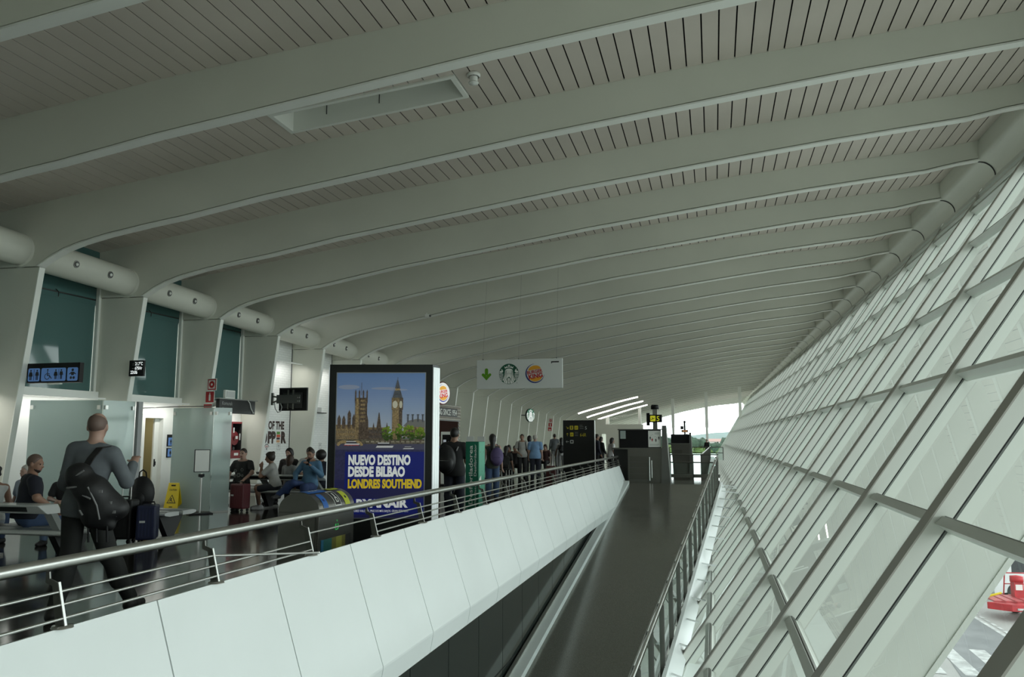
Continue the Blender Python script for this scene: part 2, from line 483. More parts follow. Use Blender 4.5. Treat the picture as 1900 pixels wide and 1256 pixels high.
# ------------------------------------------------------------------ glass facade, leaning outwards
SL = .697                                   # run per metre of height
def facX(z, Y, d=0.0):
    """point of the facade at height z; d = distance outwards, square to the facade"""
    k = kk(Y); d2 = max(0.0, k - 2)
    return .826 + SL * z - (.02 * d2 + .0013 * d2 * d2) * max(0.0, min(1.0, (z + 2.5) / 9.0))
NX, NZ = math.cos(math.atan(SL)), -math.sin(math.atan(SL))
def fp(z, Y, d): return (facX(z, Y) + NX * d, Y, z + NZ * d)
def mullY(k):
    return 4.34 if k == -3 else 6.80 if k == -2 else 9.38 if k == -1 else ribY(k) if k >= 0 else 4.34 + 2.6 * (k + 3)
ZB = -6.4
def ztop(Y): return 6.62 - .0012 * max(0.0, kk(Y) - 2) ** 2
TZ = [1.03 + 1.29 * n for n in range(-5, 5)]
GD = .128                                   # glass line behind the inner face of the fins
for k in range(KMIN, KFAR + 3):
    Y = mullY(k); zt = ztop(Y) - .02; w = .21
    mb = MB()
    def bar(d0, d1, ya, yb, m, za=ZB, zb=None):
        zb = zt if zb is None else zb
        mb.hexa([fp(za, ya, d0), fp(za, ya, d1), fp(za, yb, d1), fp(za, yb, d0), fp(zb, ya, d0), fp(zb, ya, d1), fp(zb, yb, d1), fp(zb, yb, d0)], m)
    bar(0, .012, Y - w, Y, FINCAP)
    bar(.012, GD - .006, Y - w, Y, FINW)
    bar(GD - .006, GD + .02, Y - w + .004, Y - .02, BLACK)      # gasket line
    bar(GD + .02, .56, Y - w + .002, Y - .02, FINW)               # fin outside the glass
    bar(.56, .60, Y - w - .01, Y - .01, FINW)
    struct(mb.build('facade_mullion'))
for k in range(KMIN, KFAR + 2):
    Ya, Yb = mullY(k), mullY(k + 1) - .21
    mb = MB()
    for z in TZ + [ztop(Ya) - .35]:
        mb.hexa([fp(z - .03, Ya, .045), fp(z - .03, Ya, GD + .05), fp(z - .03, Yb, GD + .05), fp(z - .03, Yb, .045),
                 fp(z + .035, Ya, .06), fp(z + .035, Ya, GD + .05), fp(z + .035, Yb, GD + .05), fp(z + .035, Yb, .06)], FINW)
        mb.hexa([fp(z + .036, Ya, .07), fp(z + .036, Ya, GD - .02), fp(z + .036, Yb, GD - .02), fp(z + .036, Yb, .07),
                 fp(z + .045, Ya, .075), fp(z + .045, Ya, GD - .02), fp(z + .045, Yb, GD - .02), fp(z + .045, Yb, .075)], STEELD)
    # head rails under the cove
    for za, zb, d in ((ztop(Ya) - .14, ztop(Ya) + .04, -.02), (ztop(Ya) - .26, ztop(Ya) - .17, .02)):
        mb.hexa([fp(za, Ya, d), fp(za, Ya, GD), fp(za, Yb, GD), fp(za, Yb, d), fp(zb, Ya, d), fp(zb, Ya, GD), fp(zb, Yb, GD), fp(zb, Yb, d)], FINW)
    struct(mb.build('facade_transom'))
    mb = MB()
    a, b, c, d = fp(ZB, Ya - .1, GD), fp(ZB, Yb + .1, GD), fp(ztop(Yb), Yb + .1, GD), fp(ztop(Ya), Ya - .1, GD)
    mb.add([a, b, c, d], [(0, 1, 2, 3)], GLASS)
    struct(mb.build('facade_glass'))

# ------------------------------------------------------------------ parapet, ramp, glazing below
PX = -3.3
mb = MB()
seg = [(-9.0 + 1.36 * i) for i in range(40)]
joints = [y for y in (0.4 + 1.338 * i - 1.338 * 7 + 3.95 - .01 for i in range(30))]
YE = 29.0
ys = [-9.0] + [y for y in joints if -8.9 < y < YE - .2] + [YE]
for i in range(len(ys) - 1):
    a, b = ys[i] + .006, ys[i + 1] - .006
    sk = .10 if i == len(ys) - 2 else 0
    P = [(PX - .12, 0.02), (PX - .10, .60), (PX - .02, .62), (PX + .335, -.45), (PX + .335, -.47), (PX + .30, -.665), (PX - .12, -.665)]
    n = len(P); v = [(x, a, z) for x, z in P] + [(x, b + sk * 3 * (0.62 - z), z) for x, z in P]
    f = [tuple(range(n)), tuple(reversed(range(n, 2 * n)))] + [(i_, n + i_, n + (i_ + 1) % n, (i_ + 1) % n) for i_ in range(n)]
    mb.add(v, f, PARAW)
mb.box((PX - .1, -9, -.6), (PX - .03, YE, .5), BLACK)
parapet = struct(mb.build('trim_1')); parapet['label'] = 'white sloping parapet of joined panels'
def rampz(Y): return 0.0 if Y > 28.9 else -.128 * (28.9 - Y)
mb = MB()
ya, yb = -7.0, 28.9
def rx(Y): return .02 + .5 * rampz(Y)
def slab(a, b, xa0, xa1, xb0, xb1, t0, t1, m):
    mb.hexa([(xa0, a, rampz(a) + t0), (xa1, a, rampz(a) + t0), (xb1, b, rampz(b) + t0), (xb0, b, rampz(b) + t0),
             (xa0, a, rampz(a) + t1), (xa1, a, rampz(a) + t1), (xb1, b, rampz(b) + t1), (xb0, b, rampz(b) + t1)], m)
slab(ya, yb, -3.22, rx(ya), -3.22, rx(yb), -.25, 0, RAMPG)
slab(yb, 31.8, -3.22, rx(yb), -3.22, .1, -.25, 0, RAMPG)
ramp = struct(mb.build('ramp_floor'))
mb = MB()
slab(ya, yb, -3.20, -2.97, -3.20, -2.97, .0, .10, PARAW)
slab(ya, yb, -3.20, -3.14, -3.20, -3.14, .10, .13, STEEL)
struct(mb.build('trim_2'))
mb = MB()
for i in range(28):                                            # dark glazing under the parapet
    a, b = -8.5 + 1.3 * i + .01, -8.5 + 1.3 * (i + 1) - .01
    if b > 29: break
    mb.box((PX + .02, a, -6.4), (PX + .06, b, -.66), DGLASS)
    mb.box((PX + .0, b, -6.4), (PX + .03, b + .02, -.66), STEELD)
    mb.box((PX + .058, a, -1.9), (PX + .066, b, -1.885), BLACK)
struct(mb.build('window_lower_level'))
mb = MB()
for a, b, ra, rb in ((ya, yb, rx(ya), rx(yb)), (yb, 32.0, rx(yb), .08)):
    P4 = lambda y, r: [(r + .09, y, rampz(y) - .36), (r + .30, y, rampz(y) - .40), (r + .30, y, rampz(y) - .36), (r + .15, y, rampz(y) - .06), (r + .09, y, rampz(y) - .05)]
    v = P4(a, ra) + P4(b, rb)
    mb.add(v, [(4, 3, 2, 1, 0), (5, 6, 7, 8, 9)] + [(i, (i + 1) % 5, 5 + (i + 1) % 5, 5 + i) for i in range(5)], PARAW)
struct(mb.build('trim_3'))

# end of the hall behind the viewer and lower level floor
mb = MB()
mb.box((-13.6, -9.4, -6.4), (7.0, -9.0, 8.0), RIBW)
struct(mb.build('wall_back'))
APR = granite('apron_concrete', (.38, .375, .36), (.46, .455, .44), .6)
ASPH = granite('asphalt', (.16, .17, .175), (.20, .21, .215), .55)
# ------------------------------------------------------------------ left wall: windows, white wall, door
WX = -13.05
mb = MB()
DY0, DY1, DZ = 16.26, 16.90, 2.08
def wall(y0, y1, z0, z1, m=WHITE, x=WX): mb.box((x - .2, y0, z0), (x, y1, z1), m)
wall(-9, DY0 - .05, 0, 2.42); wall(DY1 + .05, ribY(3) - .1, 0, 2.42); wall(DY0 - .05, DY1 + .05, DZ + .05, 2.42)
wall(ribY(3) - .1, ribY(6), 0, 5.3, BRICK)
wall(ribY(6), 86, 0, 5.0, RIBW)
wall(-9, ribY(3) - .1, 4.5, 6.0, TEAL, WX - .06)
struct(mb.build('wall_left'))
mb = MB()
for k in range(KMIN, 3):
    Ya, Yb = ribY(k), ribY(k + 1) - .2
    mb.box((WX - .1, Ya, 2.42), (WX + .10, Yb + .02, 2.60), WHITE)
    mb.box((WX - .05, Yb - .07, 2.6), (WX + .03, Yb, 5.0), COLW)
    mb.box((WX - .05, Yb - .02, 0), (WX + .02, Yb, 2.42), COLW)
struct(mb.build('trim_4'))
for k in range(KMIN, 3):
    Ya, Yb = ribY(k), ribY(k + 1) - .26
    mb = MB(); mb.box((WX - .10, Ya, 2.60), (WX - .07, Yb, 4.62), TEAL)
    mb.box((WX - .07, Ya, 4.60), (WX - .05, Yb, 4.63), DARK)
    o = struct(mb.build('window_%d' % (k + 6)))
    m2 = MB(); yc = (Ya + Yb) / 2 + .15
    m2.tube([(WX - .05, yc, 4.66), (WX + .02, yc, 4.60), (WX + .02, yc, 4.5)], .01, DARK, n=6)
    m2.build('catch', o)
# added fill lamps along the left wall, there only to brighten it
def wall_fill(Ya, Yb, X, z, power):
    mb = MB(); mb.box((X - .05, Ya + .2, z), (X + .05, Yb - .2, z + .03), WHITE); mb.box((WX, (Ya + Yb) / 2 - .03, z + .01), (X, (Ya + Yb) / 2 + .03, z + .03), WHITE)
    struct(mb.build('wall_fill_housing'))
    ld = bpy.data.lights.new('wall_fill', 'AREA'); ld.shape = 'RECTANGLE'; ld.size = .08; ld.size_y = Yb - Ya - .5; ld.energy = power; ld.color = (1.0, .98, .94)
    lo_ = bpy.data.objects.new('wall_fill', ld); COL.objects.link(lo_); lo_.location = (X, (Ya + Yb) / 2, z - .01); lo_.rotation_euler = (0, math.radians(14), 0)
for k in range(-1, 6): wall_fill(ribY(k), ribY(k + 1) - .2, -12.62, 2.42 if k < 3 else 3.9, 12 if k < 3 else 11)
# brick bays: dark joint and grey shelf box line
mb = MB()
for k in (3, 4, 5):
    Yb = ribY(k + 1) - .2
    mb.box((WX, Yb - .035, 0), (WX + .012, Yb - .005, 4.6), DARK)
    mb.box((WX, Yb - .005, 0), (WX + .03, Yb + .1, 4.6), COLW)
struct(mb.build('trim_5'))
# door with room behind
OLIVE = mat('olive_paint', (.34, .31, .17), .55)
mb = MB()
for (ya, yb, za, zb) in ((DY0 - .09, DY0, 0, DZ + .09), (DY1, DY1 + .09, 0, DZ + .09), (DY0, DY1, DZ, DZ + .09)):
    mb.box((WX - .22, ya, za), (WX + .03, yb, zb), WHITE)
d = struct(mb.build('door_1'))
m2 = MB(); m2.box((WX - .12, DY1 - .17, .02), (WX - .08, DY1 + .02, DZ - .01), COLW)
lf = m2.build('door_leaf', d)
m2 = MB(); m2.box((WX - .08, DY1 - .14, .92), (WX - .07, DY1 - .10, 1.10), BLK); m2.tube([(WX - .07, DY1 - .12, 1.04), (WX - .045, DY1 - .12, 1.04), (WX - .045, DY1 - .12, .95)], .010, BLK, n=8)
h = m2.build('door_handle', lf); h['label'] = 'dark lever handle'
mb = MB()
mb.box((WX - 1.5, DY0 - .5, 0), (WX - 1.3, DY1 + 1.2, 2.6), OLIVE); mb.box((WX - 1.5, DY0 - .5, 2.4), (WX - .2, DY1 + 1.2, 2.6), OLIVE)
mb.box((WX - 1.5, DY1 + 1.0, 0), (WX - .2, DY1 + 1.2, 2.6), OLIVE); mb.box((WX - 1.5, DY0 - .5, 0), (WX - .2, DY0 - .4, 2.6), OLIVE)
mb.box((WX - 1.5, DY0 - .5, -.2), (WX - .2, DY1 + 1.2, 0), OLIVE)
struct(mb.build('wall_washroom'))
ld = bpy.data.lights.new('washroom_fill', 'AREA'); ld.size = .5; ld.energy = 9; ld.color = (1, .95, .8)  # added fill, brightens the room behind the door
lo_ = bpy.data.objects.new('washroom_fill', ld); COL.objects.link(lo_); lo_.location = (WX - .8, DY1 + .2, 2.38)

# ------------------------------------------------------------------ steel rail on the parapet
rail = thing('railing', 'long steel railing leaning in along the top of the white parapet', 'railing', (PX, 3.0, .62))
def loc(p): return (p[0] - PX, p[1] - 3.0, p[2] - .62)
mb = MB(); mb.tube([loc((-3.44, -8.8, .935)), loc((-3.44, 29.5, .935))], .034, STEEL, n=16)
mb.build('handrail', rail)
py0, pstep = 3.61, 1.336
posts = [py0 + pstep * i for i in range(-9, 20)]
for i, y in enumerate(posts):
    mb = MB(); t = .011
    P = [(-3.315, .625), (-3.305, .625), (-3.365, .845), (-3.42, .865), (-3.425, .90), (-3.445, .90), (-3.445, .845), (-3.40, .828), (-3.365, .625)]
    mb.prism([(a - PX, b - .62) for a, b in P], (0, y - 3.0 - t / 2, 0), (1, 0, 0), (0, 0, 1), -t, STEELD)
    mb.hexa([loc(q) for q in ((-3.307, y - .008, .625), (-3.300, y - .008, .625), (-3.300, y + .008, .625), (-3.307, y + .008, .625), (-3.367, y - .008, .85), (-3.360, y - .008, .85), (-3.360, y + .008, .85), (-3.367, y + .008, .85))], STEEL)
    p_ = mb.build('post', rail)
    m2 = MB(M=Matrix.Translation(loc((-3.325, y, .62)))); m2.lathe([(0, .012), (.05, .012), (.055, 0)], STEEL, 16)
    m2.build('base_plate', p_)
BZ = [(-3.322, .668), (-3.342, .735), (-3.360, .80)]
for i in range(len(posts) - 1):
    a, b = posts[i], posts[i + 1]
    for j, (x, z) in enumerate(BZ):
        if abs(a - posts[10]) < .01 and j == 2: continue
        if abs(a - posts[11]) < .01 and j != 2: continue
        mb = MB(); mb.tube([loc((x, a, z)), loc((x, b, z))], .0085, STEEL, n=8); mb.build('bar', rail)
mb = MB(); mb.tube([loc((-3.355, posts[10], .80)), loc((-3.285, posts[11] + .05, .638))], .0085, STEEL, n=8)
mb.sphere(loc((-3.285, posts[11] + .05, .638)), .014, STEEL, 8, 6)
o = mb.build('bar', rail); o['label'] = 'loose bar hanging down at one end'

# ------------------------------------------------------------------ railing on the right of the ramp
rr = thing('railing', 'steel and glass railing running down the right edge of the ramp', 'railing', (0, 28, 0))
def l2(p): return (p[0], p[1] - 28, p[2])
def rp_(Y, z): return l2((rx(Y) + .06 if Y < 29 else .08, Y, rampz(Y) + z))
ys = list(np.linspace(-6, 28.9, 6)) + [31.4]
mb = MB(); mb.tube([rp_(y, .95) for y in ys], .026, STEEL, n=12); mb.build('handrail', rr)
mb = MB(); mb.tube([l2((rx(y) - .02 if y < 29 else 0, y, rampz(y) + .86)) for y in ys], .014, STEEL, n=8); mb.build('inner_rail', rr)
y = -4.0
pl = []
while y < 31.5: pl.append(y); y += 1.25
for y in pl:
    mb = MB()
    for dy in (-.045, .045):
        P0, P1 = rp_(y + dy, -.25), rp_(y + dy, .90)
        mb.box((P0[0] - .035, P0[1] - .012, P0[2]), (P0[0] + .035, P0[1] + .012, P1[2]), STEELD)
        mb.box((P0[0] - .042, P0[1] - .012, P0[2]), (P0[0] - .035, P0[1] + .012, P1[2]), STEEL)
    P1 = rp_(y, .90)
    mb.box((P1[0] - .07, P1[1] - .06, P1[2] - .02), (P1[0] + .04, P1[1] + .06, P1[2] + .01), STEELD)
    mb.build('post', rr)
for a, b in zip(pl[:-1], pl[1:]):
    mb = MB(); a_, b_ = a + .08, b - .08
    A0, B0 = rp_(a_, .02), rp_(b_, .02); A1, B1 = rp_(a_, .84), rp_(b_, .84)
    mb.add([A0, B0, B1, A1], [(0, 1, 2, 3)], CLEARP)
    g = mb.build('glass_panel', rr)
    m2 = MB()
    m2.tube([l2((rx(b_) + .20 if b_ < 29 else .2, b_, rampz(b_) - .12)), l2((facX(rampz(b_) - .15, b_) + .06, b_, rampz(b_) - .17))], .018, PARAW, n=6)
    m2.build('stay', g)

# ------------------------------------------------------------------ far end: glazed wall posts, beams, canopy beyond
mb = MB()
YF = 78.0
for i, X in enumerate((-10.0, -6.9, -3.75, -.63, 2.45)):
    z1 = warp(X, lo(X), YF)[1] + .1
    m2 = MB(); m2.box((X - .11, YF - .1, 0), (X + .11, YF + .1, 2.6), COLW); m2.box((X - .14, YF - .12, 2.6), (X + .14, YF + .12, z1), COLW)
    struct(m2.build('column'))
m2 = MB()
m2.add([(-13, YF + .02, 0), (3.6, YF + .02, 0), (3.6, YF + .02, 5.6), (-13, YF + .02, 3.2)], [(0, 1, 2, 3)], GLASS)
struct(m2.build('window_far_end'))
mb = MB()
for (x0, x1, z0, z1) in ((-13.2, -11.6, 0, 3.4), (-11.6, -10.7, 0, .8), (-11.6, -10.7, 2.0, 3.4), (-10.7, -10.3, 0, 3.4), (-10.3, -9.9, 0, .4), (-10.3, -9.9, 2.0, 3.4), (-9.9, -6.4, 0, 2.9)):
    mb.box((x0, YF - 2.2, z0), (x1, YF - 2.0, z1), RIBW)
struct(mb.build('wall_far_left'))
# ------------------------------------------------------------------ ceiling fittings
def ceil_z(X, Y): return warp(X, up(X), Y)[1]
t = thing('smoke_detector', 'white domed detector beside the recessed opening in the slatted ceiling', 'detector', (-3.26, 10.66, ceil_z(-3.26, 10.66) - .02))
mb = MB(); mb.lathe([(0, 0), (.10, 0), (.10, -.03), (.085, -.05)], WHITE, 20); mb.build('base', t)
mb = MB(); mb.lathe([(.06, -.05), (.06, -.11), (.045, -.12)], WHITE, 16); mb.lathe([(.045, -.12), (.075, -.135), (.07, -.15), (0, -.16)], WHITE, 16); mb.build('sensor_head', t)
Yc = ribY(4) - .2
xz = warp(-8.44, lo(-8.44), Yc + .2)
t = thing('security_camera', 'small white camera clipped under the fifth roof rib', 'camera', (-8.44, Yc - .02, xz[1] + .02))
mb = MB(); mb.box((-.09, -.05, -.05), (.05, .03, .04), WHITE); mb.build('housing', t)
mb = MB(); mb.tube([(.05, -.02, -.01), (.085, -.03, -.02)], .03, DARK, n=10); mb.build('lens', t)
mb = MB(); mb.tube([(-.06, .0, .03), (-.06, .05, .09)], .014, WHITE, n=6); mb.build('bracket', t)
LAMP = mat('lamp_glow', (1, 1, 1), .4, emit=(1.0, .93, .86, 7.0))
for i, (k, xa, xb) in enumerate(((20, -10.9, -5.7), (22, -11.0, -5.7), (24, -11.0, -5.7))):
    Y = ribY(k); t = thing('strip_light', ('nearest', 'middle', 'farthest')[i] + ' of three long lit strip lights under the far roof ribs', 'light', (xa, Y, 0), 0, 'strip lights under the roof ribs')
    pts = []
    for X in np.linspace(xa, xb, 14):
        wx, wz = warp(X, lo(X), Y); pts.append((wx - xa, -.08, wz - .02))
    m2 = MB(); m2.tube(pts, .05, WHITE, n=8); m2.build('housing', t)
    m2 = MB(); m2.tube([(p[0], p[1] - .02, p[2] - .05) for p in pts], .055, LAMP, n=8); m2.build('diffuser', t)

# ------------------------------------------------------------------ printed and lit sign colours
def ink(name, c, glow=0.0, rough=.5): return mat('ink_' + name, c, rough, emit=(*c, glow) if glow else None)
I_WHITE = ink('white', (.75, .76, .72)); I_BLACK = ink('black', (.015, .014, .014)); I_RED = ink('red', (.42, .015, .018)); I_DKRED = ink('dark_red', (.16, .02, .02))
I_GREEN = ink('leaf_green', (.10, .28, .008)); I_SGREEN = ink('deep_green', (.005, .075, .04)); I_ORANGE = ink('orange', (.70, .32, .02)); I_BLUE = ink('navy', (.006, .015, .15))
I_GREY = ink('grey', (.32, .33, .32)); I_YEL = ink('yellow', (.75, .60, .02)); I_SIGNW = ink('sign_panel', (.60, .62, .60))
W_EM = ink('white_lit', (.85, .85, .83), .55); R_EM = ink('red_lit', (.50, .01, .015), .6); G_EM = ink('green_lit', (.005, .10, .05), .6); O_EM = ink('orange_lit', (.85, .42, .05), .5); B_EM = ink('blue_lit', (.01, .03, .35), .5)

def burger_logo(P, a, b, r, k=2, white=I_WHITE, red=I_RED, orange=I_ORANGE, blue=I_BLUE, bg=False):
    if bg: P.disc(a, b, r * 1.08, white, k)
    P.arc(a, b, r * .86, r * 1.0, 95, 352, blue, k + 1, 40, w0=r * .02)
    rot = math.radians(9)
    def bun(sign):
        pts = []
        for i in range(17):
            t = math.pi * i / 16
            x, y = r * .66 * math.cos(t), sign * (r * .40 + r * .42 * math.sin(t))
            pts.append((a + .03 * r + x * math.cos(rot) - y * math.sin(rot), b + x * math.sin(rot) + y * math.cos(rot)))
        P.poly(pts if sign > 0 else pts[::-1], orange, k + 1)
    bun(1); bun(-1)
    c, s_ = math.cos(rot), math.sin(rot)
    def at_(x, y): return a + x * r * c - y * r * s_, b + x * r * s_ + y * r * c
    x, y = at_(-.80, .03); P.text('BURGER', x, y, r * .33, red, k + 2, .035, width=r * 1.62, rot=rot)
    x, y = at_(-.72, -.50); P.text('KING', x, y, r * .47, red, k + 2, .04, width=r * 1.5, rot=rot)
def siren_logo(P, a, b, r, k=2, green=I_SGREEN, white=I_WHITE):
    """green roundel with a crowned, long-haired figure in white"""
    P.disc(a, b, r, green, k)
    # hair: white lobe with green waves
    hair = [(-.42, .22), (-.36, .40), (-.20, .50), (0, .53), (.20, .50), (.36, .40), (.42, .22), (.46, -.15), (.60, -.55), (.48, -.84), (.25, -.95), (-.25, -.95), (-.48, -.84), (-.60, -.55), (-.46, -.15)]
    P.poly([(a + x * r, b + y * r) for x, y in hair], white, k + 1)
    for sg in (-1, 1):
        for j, x0 in enumerate((.20, .29, .375)):
            v = []; f = []
            for i in range(15):
                y = .34 - i * .09
                x = x0 + max(0, -y + .05) * (.12 + .16 * j) + .035 * math.sin(i * 1.1)
                if (x + .035) ** 2 + y * y > .97: break
                v += [P.pt(a + sg * x * r, b + y * r, k + 2), P.pt(a + sg * (x + .035) * r, b + y * r, k + 2)]
            for i in range(len(v) // 2 - 1): f.append((2 * i, 2 * i + 1, 2 * i + 3, 2 * i + 2))
            P.mb.add(v, f, green)
        # tails at the sides, banded
        tail = [(.62, .38), (.78, .52), (.74, .34), (.92, .28), (.96, .12), (.72, .10), (.58, .2)]
        P.poly([(a + sg * x * r, b + y * r) for x, y in tail][::sg], white, k + 1)
        for j in range(5):
            y0 = .02 - j * .15; x1 = math.sqrt(max(.05, 1 - y0 * y0)) - .02
            P.poly([(a + sg * x * r, b + y * r) for x, y in ((.56, y0 - .08), (x1, y0 - .02), (x1, y0 + .05), (.58, y0))][::sg], white, k + 1)
    # body gap, face, crown
    P.poly([(a + x * r, b + y * r) for x, y in ((-.07, -.30), (-.20, -.50), (-.12, -.72), (-.16, -.96), (-.11, -.97), (-.06, -.72), (-.13, -.5), (0, -.36), (.13, -.5), (.06, -.72), (.11, -.97), (.16, -.96), (.12, -.72), (.20, -.50), (.07, -.30))], green, k + 3)
    P.disc(a, b + .14 * r, .155 * r, white, k + 3, 24, rb=.21 * r)
    for sg in (-1, 1):
        P.disc(a + sg * .062 * r, b + .19 * r, .026 * r, green, k + 4, 10, rb=.014 * r)
    P.rect(a - .012 * r, b + .07 * r, a + .012 * r, b + .17 * r, green, k + 4); P.disc(a, b + .03 * r, .04 * r, green, k + 4, 10, rb=.014 * r)
    P.arc(a, b + .14 * r, .155 * r, .175 * r, 200, 340, green, k + 3, 14)
    crown = [(-.40, .52), (-.46, .74), (-.30, .64), (-.22, .80), (-.11, .64), (0, .70), (.11, .64), (.22, .80), (.30, .64), (.46, .74), (.40, .52), (.22, .60), (0, .625), (-.22, .60)]
    P.poly([(a + x * r, b + y * r) for x, y in crown], white, k + 1)
    st = []
    for i in range(10):
        q = (.15 if i % 2 == 0 else .06) * r; t = math.radians(90 + 36 * i); st.append((a + q * math.cos(t), b + .80 * r + q * math.sin(t)))
    P.poly(st, white, k + 1)

def man_icon(P, a, b, h, m, k=3, woman=False):
    P.disc(a, b + h * .90, h * .09, m, k, 14)
    if woman: P.poly([(a - h * .10, b + h * .78), (a - h * .24, b + h * .34), (a + h * .24, b + h * .34), (a + h * .10, b + h * .78)], m, k)
    else: P.rect(a - h * .15, b + h * .40, a + h * .15, b + h * .78, m, k)
    P.rect(a - h * .12, b, a - h * .02, b + h * .42, m, k); P.rect(a + h * .02, b, a + h * .12, b + h * .42, m, k)
    for sg in (-1, 1): P.poly([(a + sg * h * .15, b + h * .77), (a + sg * h * .24, b + h * .42), (a + sg * h * .18, b + h * .40), (a + sg * h * .12, b + h * .7)][::sg], m, k)

# ------------------------------------------------------------------ hanging sign to the cafes
t = thing('hanging_sign', 'white hanging sign with green down arrow and two round food logos', 'sign', (-4.84, 20.0, 2.87))
sw, sh = 2.28, .76
mb = MB(); mb.box((-sw / 2, 0, 0), (sw / 2, .05, sh), I_SIGNW); mb.build('panel', t, .004)
P = Plate((-sw / 2, 0, 0), (1, 0, 0), (0, 0, 1))
ax, ay = .265, .38
P.rrect(ax - .045, ay - .03, ax + .045, ay + .16, .04, I_GREEN, 2)
for sg in (-1, 1):
    P.poly([(ax + sg * x, ay + y) for x, y in ((0, -.155), (.13, -.02), (.128, .01), (.105, .03), (.075, .028), (0, -.04))][::sg], I_GREEN, 2)
siren_logo(P, .87, .385, .265); P.text('TM', 1.06, .135, .022, I_BLACK, 3)
burger_logo(P, 1.56, .385, .25, white=I_SIGNW)
P.rect(1.985, .655, 2.19, .69, I_BLACK, 2); P.rect(1.985, .635, 2.01, .655, I_BLACK, 2)
P.build('sign_face', t)
for a in (-.98, -.02, .98):
    m2 = MB(); m2.tube([(a, .025, sh), (a, .025, sh + .03)], .012, DARK, n=8); z1 = warp(-4.84 + a, lo(-4.84 + a), ribY(3))[1] - 2.87 - .02
    m2.tube([(a, .025, sh), (a, .025 + (ribY(3) - .08 - 20.0), z1)], .002, STEELD, n=5); m2.build('hanger_cable', t)

# ------------------------------------------------------------------ washroom sign box, weather display
t = thing('washroom_sign', 'dark hanging sign box with three blue washroom pictogram panels', 'sign', (-12.2, 12.0, 2.60))
mb = MB(); mb.box((0, 0, 0), (1.15, .10, .36), BLK); mb.build('box', t, .006)
P = Plate((0, 0, 0), (1, 0, 0), (0, 0, 1)); SB = ink('sign_blue', (.10, .22, .50), .22)
for a0, a1 in ((.03, .29), (.32, .86), (.89, 1.12)): P.rrect(a0, .03, a1, .27, .03, SB, 2)
for a in (.10, .24): man_icon(P, a - .01, .055, .19, I_BLACK, 3, a < .2)
P.rect(.155, .05, .165, .25, I_BLACK, 3)
for a in (.64, .76): man_icon(P, a, .065, .18, I_BLACK, 3, a < .7)
P.rect(.697, .06, .705, .245, I_BLACK, 3)
P.arc(.455, .115, .045, .058, 100, 380, I_BLACK, 3, 20); P.disc(.46, .235, .017, I_BLACK, 3, 12); P.rect(.45, .13, .468, .215, I_BLACK, 3); P.rect(.45, .155, .51, .168, I_BLACK, 3); P.poly([(.45, .125), (.50, .125), (.545, .07), (.56, .08), (.51, .14), (.45, .14)], I_BLACK, 3)
P.disc(1.005, .225, .026, I_BLACK, 3, 14); P.rect(.975, .13, 1.035, .19, I_BLACK, 3)
for sg in (-1, 1):
    P.poly([(1.005 + sg * x, y) for x, y in ((.03, .19), (.075, .155), (.07, .14), (.03, .16))][::sg], I_BLACK, 3); P.disc(1.005 + sg * .03, .085, .026, I_BLACK, 3, 12)
P.build('sign_face', t)
m2 = MB(); m2.box((-.12, .03, .1), (0, .09, .26), WHITE); m2.build('bracket', t)
m2 = MB(); m2.box((.45, .02, -.025), (.72, .08, 0), WHITE); m2.build('cable_cover', t)
t = thing('weather_display', 'small black display with white temperature, humidity and time digits', 'display', (-12.16, 14.58, 2.92))
mb = MB(); mb.box((0, 0, 0), (.36, .06, .34), BLK); mb.build('housing', t, .005)
P = Plate((0, 0, 0), (1, 0, 0), (0, 0, 1)); LED = ink('led_white', (.9, .95, .95), .8)
P.text('21.7°C', .15, .235, .068, LED, 2, .02, width=.19); P.text('67%Hr', .15, .14, .068, LED, 2, .02, width=.18); P.text('23:06', .045, .05, .072, LED, 2, .02, width=.17)
for a, b in ((.12, .305), (.27, .305), (.08, .265), (.08, .235), (.08, .16)): P.rect(a, b, a + .06, b + .008, I_GREY, 2)
P.build('digits', t)

# ------------------------------------------------------------------ signs on the wall near the fire cabinet
FX = -12.16
def fire_plate(o, r, s, kind, name, label, grp):
    t = thing(name, label, 'sign', o, 0, grp)
    mb = MB(); P = Plate((0, 0, 0), r, (0, 0, 1)); v = P
    rr_ = Vector(r).normalized(); n = rr_.cross(Vector((0, 0, 1)))
    mb.prism([(0, 0), (s, 0), (s, s), (0, s)], n * -.008, rr_, (0, 0, 1), .008, I_WHITE); mb.build('plate', t)
    q = s / .34
    P.rect(.02 * q, .02 * q, .32 * q, .32 * q, I_RED, 2)
    if kind == 0: P.rect(.05 * q, .05 * q, .29 * q, .29 * q, I_WHITE, 3); P.disc(.17 * q, .17 * q, .10 * q, I_RED, 4, 24); P.disc(.17 * q, .17 * q, .035 * q, I_WHITE, 5, 16)
    if kind == 1: P.rrect(.135 * q, .06 * q, .205 * q, .24 * q, .02 * q, I_WHITE, 3); P.rect(.155 * q, .24 * q, .185 * q, .29 * q, I_WHITE, 3)
    if kind == 2: P.rect(.08 * q, .07 * q, .26 * q, .12 * q, I_WHITE, 3); P.rect(.17 * q, .12 * q, .22 * q, .18 * q, I_WHITE, 3); P.rect(.08 * q, .16 * q, .15 * q, .19 * q, I_WHITE, 3)
    P.build('pictogram', t)
for i in range(3):
    fire_plate((-12.26 - .045 * i, ribY(2) - .165, 2.78 - .31 * i), (.985, -.17, 0), .30, i, 'fire_sign', ('red fire alarm sign, topmost of three on the white column', 'red fire extinguisher sign, middle of three on the white column', 'red fire hose sign, lowest of three on the white column')[i], 'red fire signs on the near column')
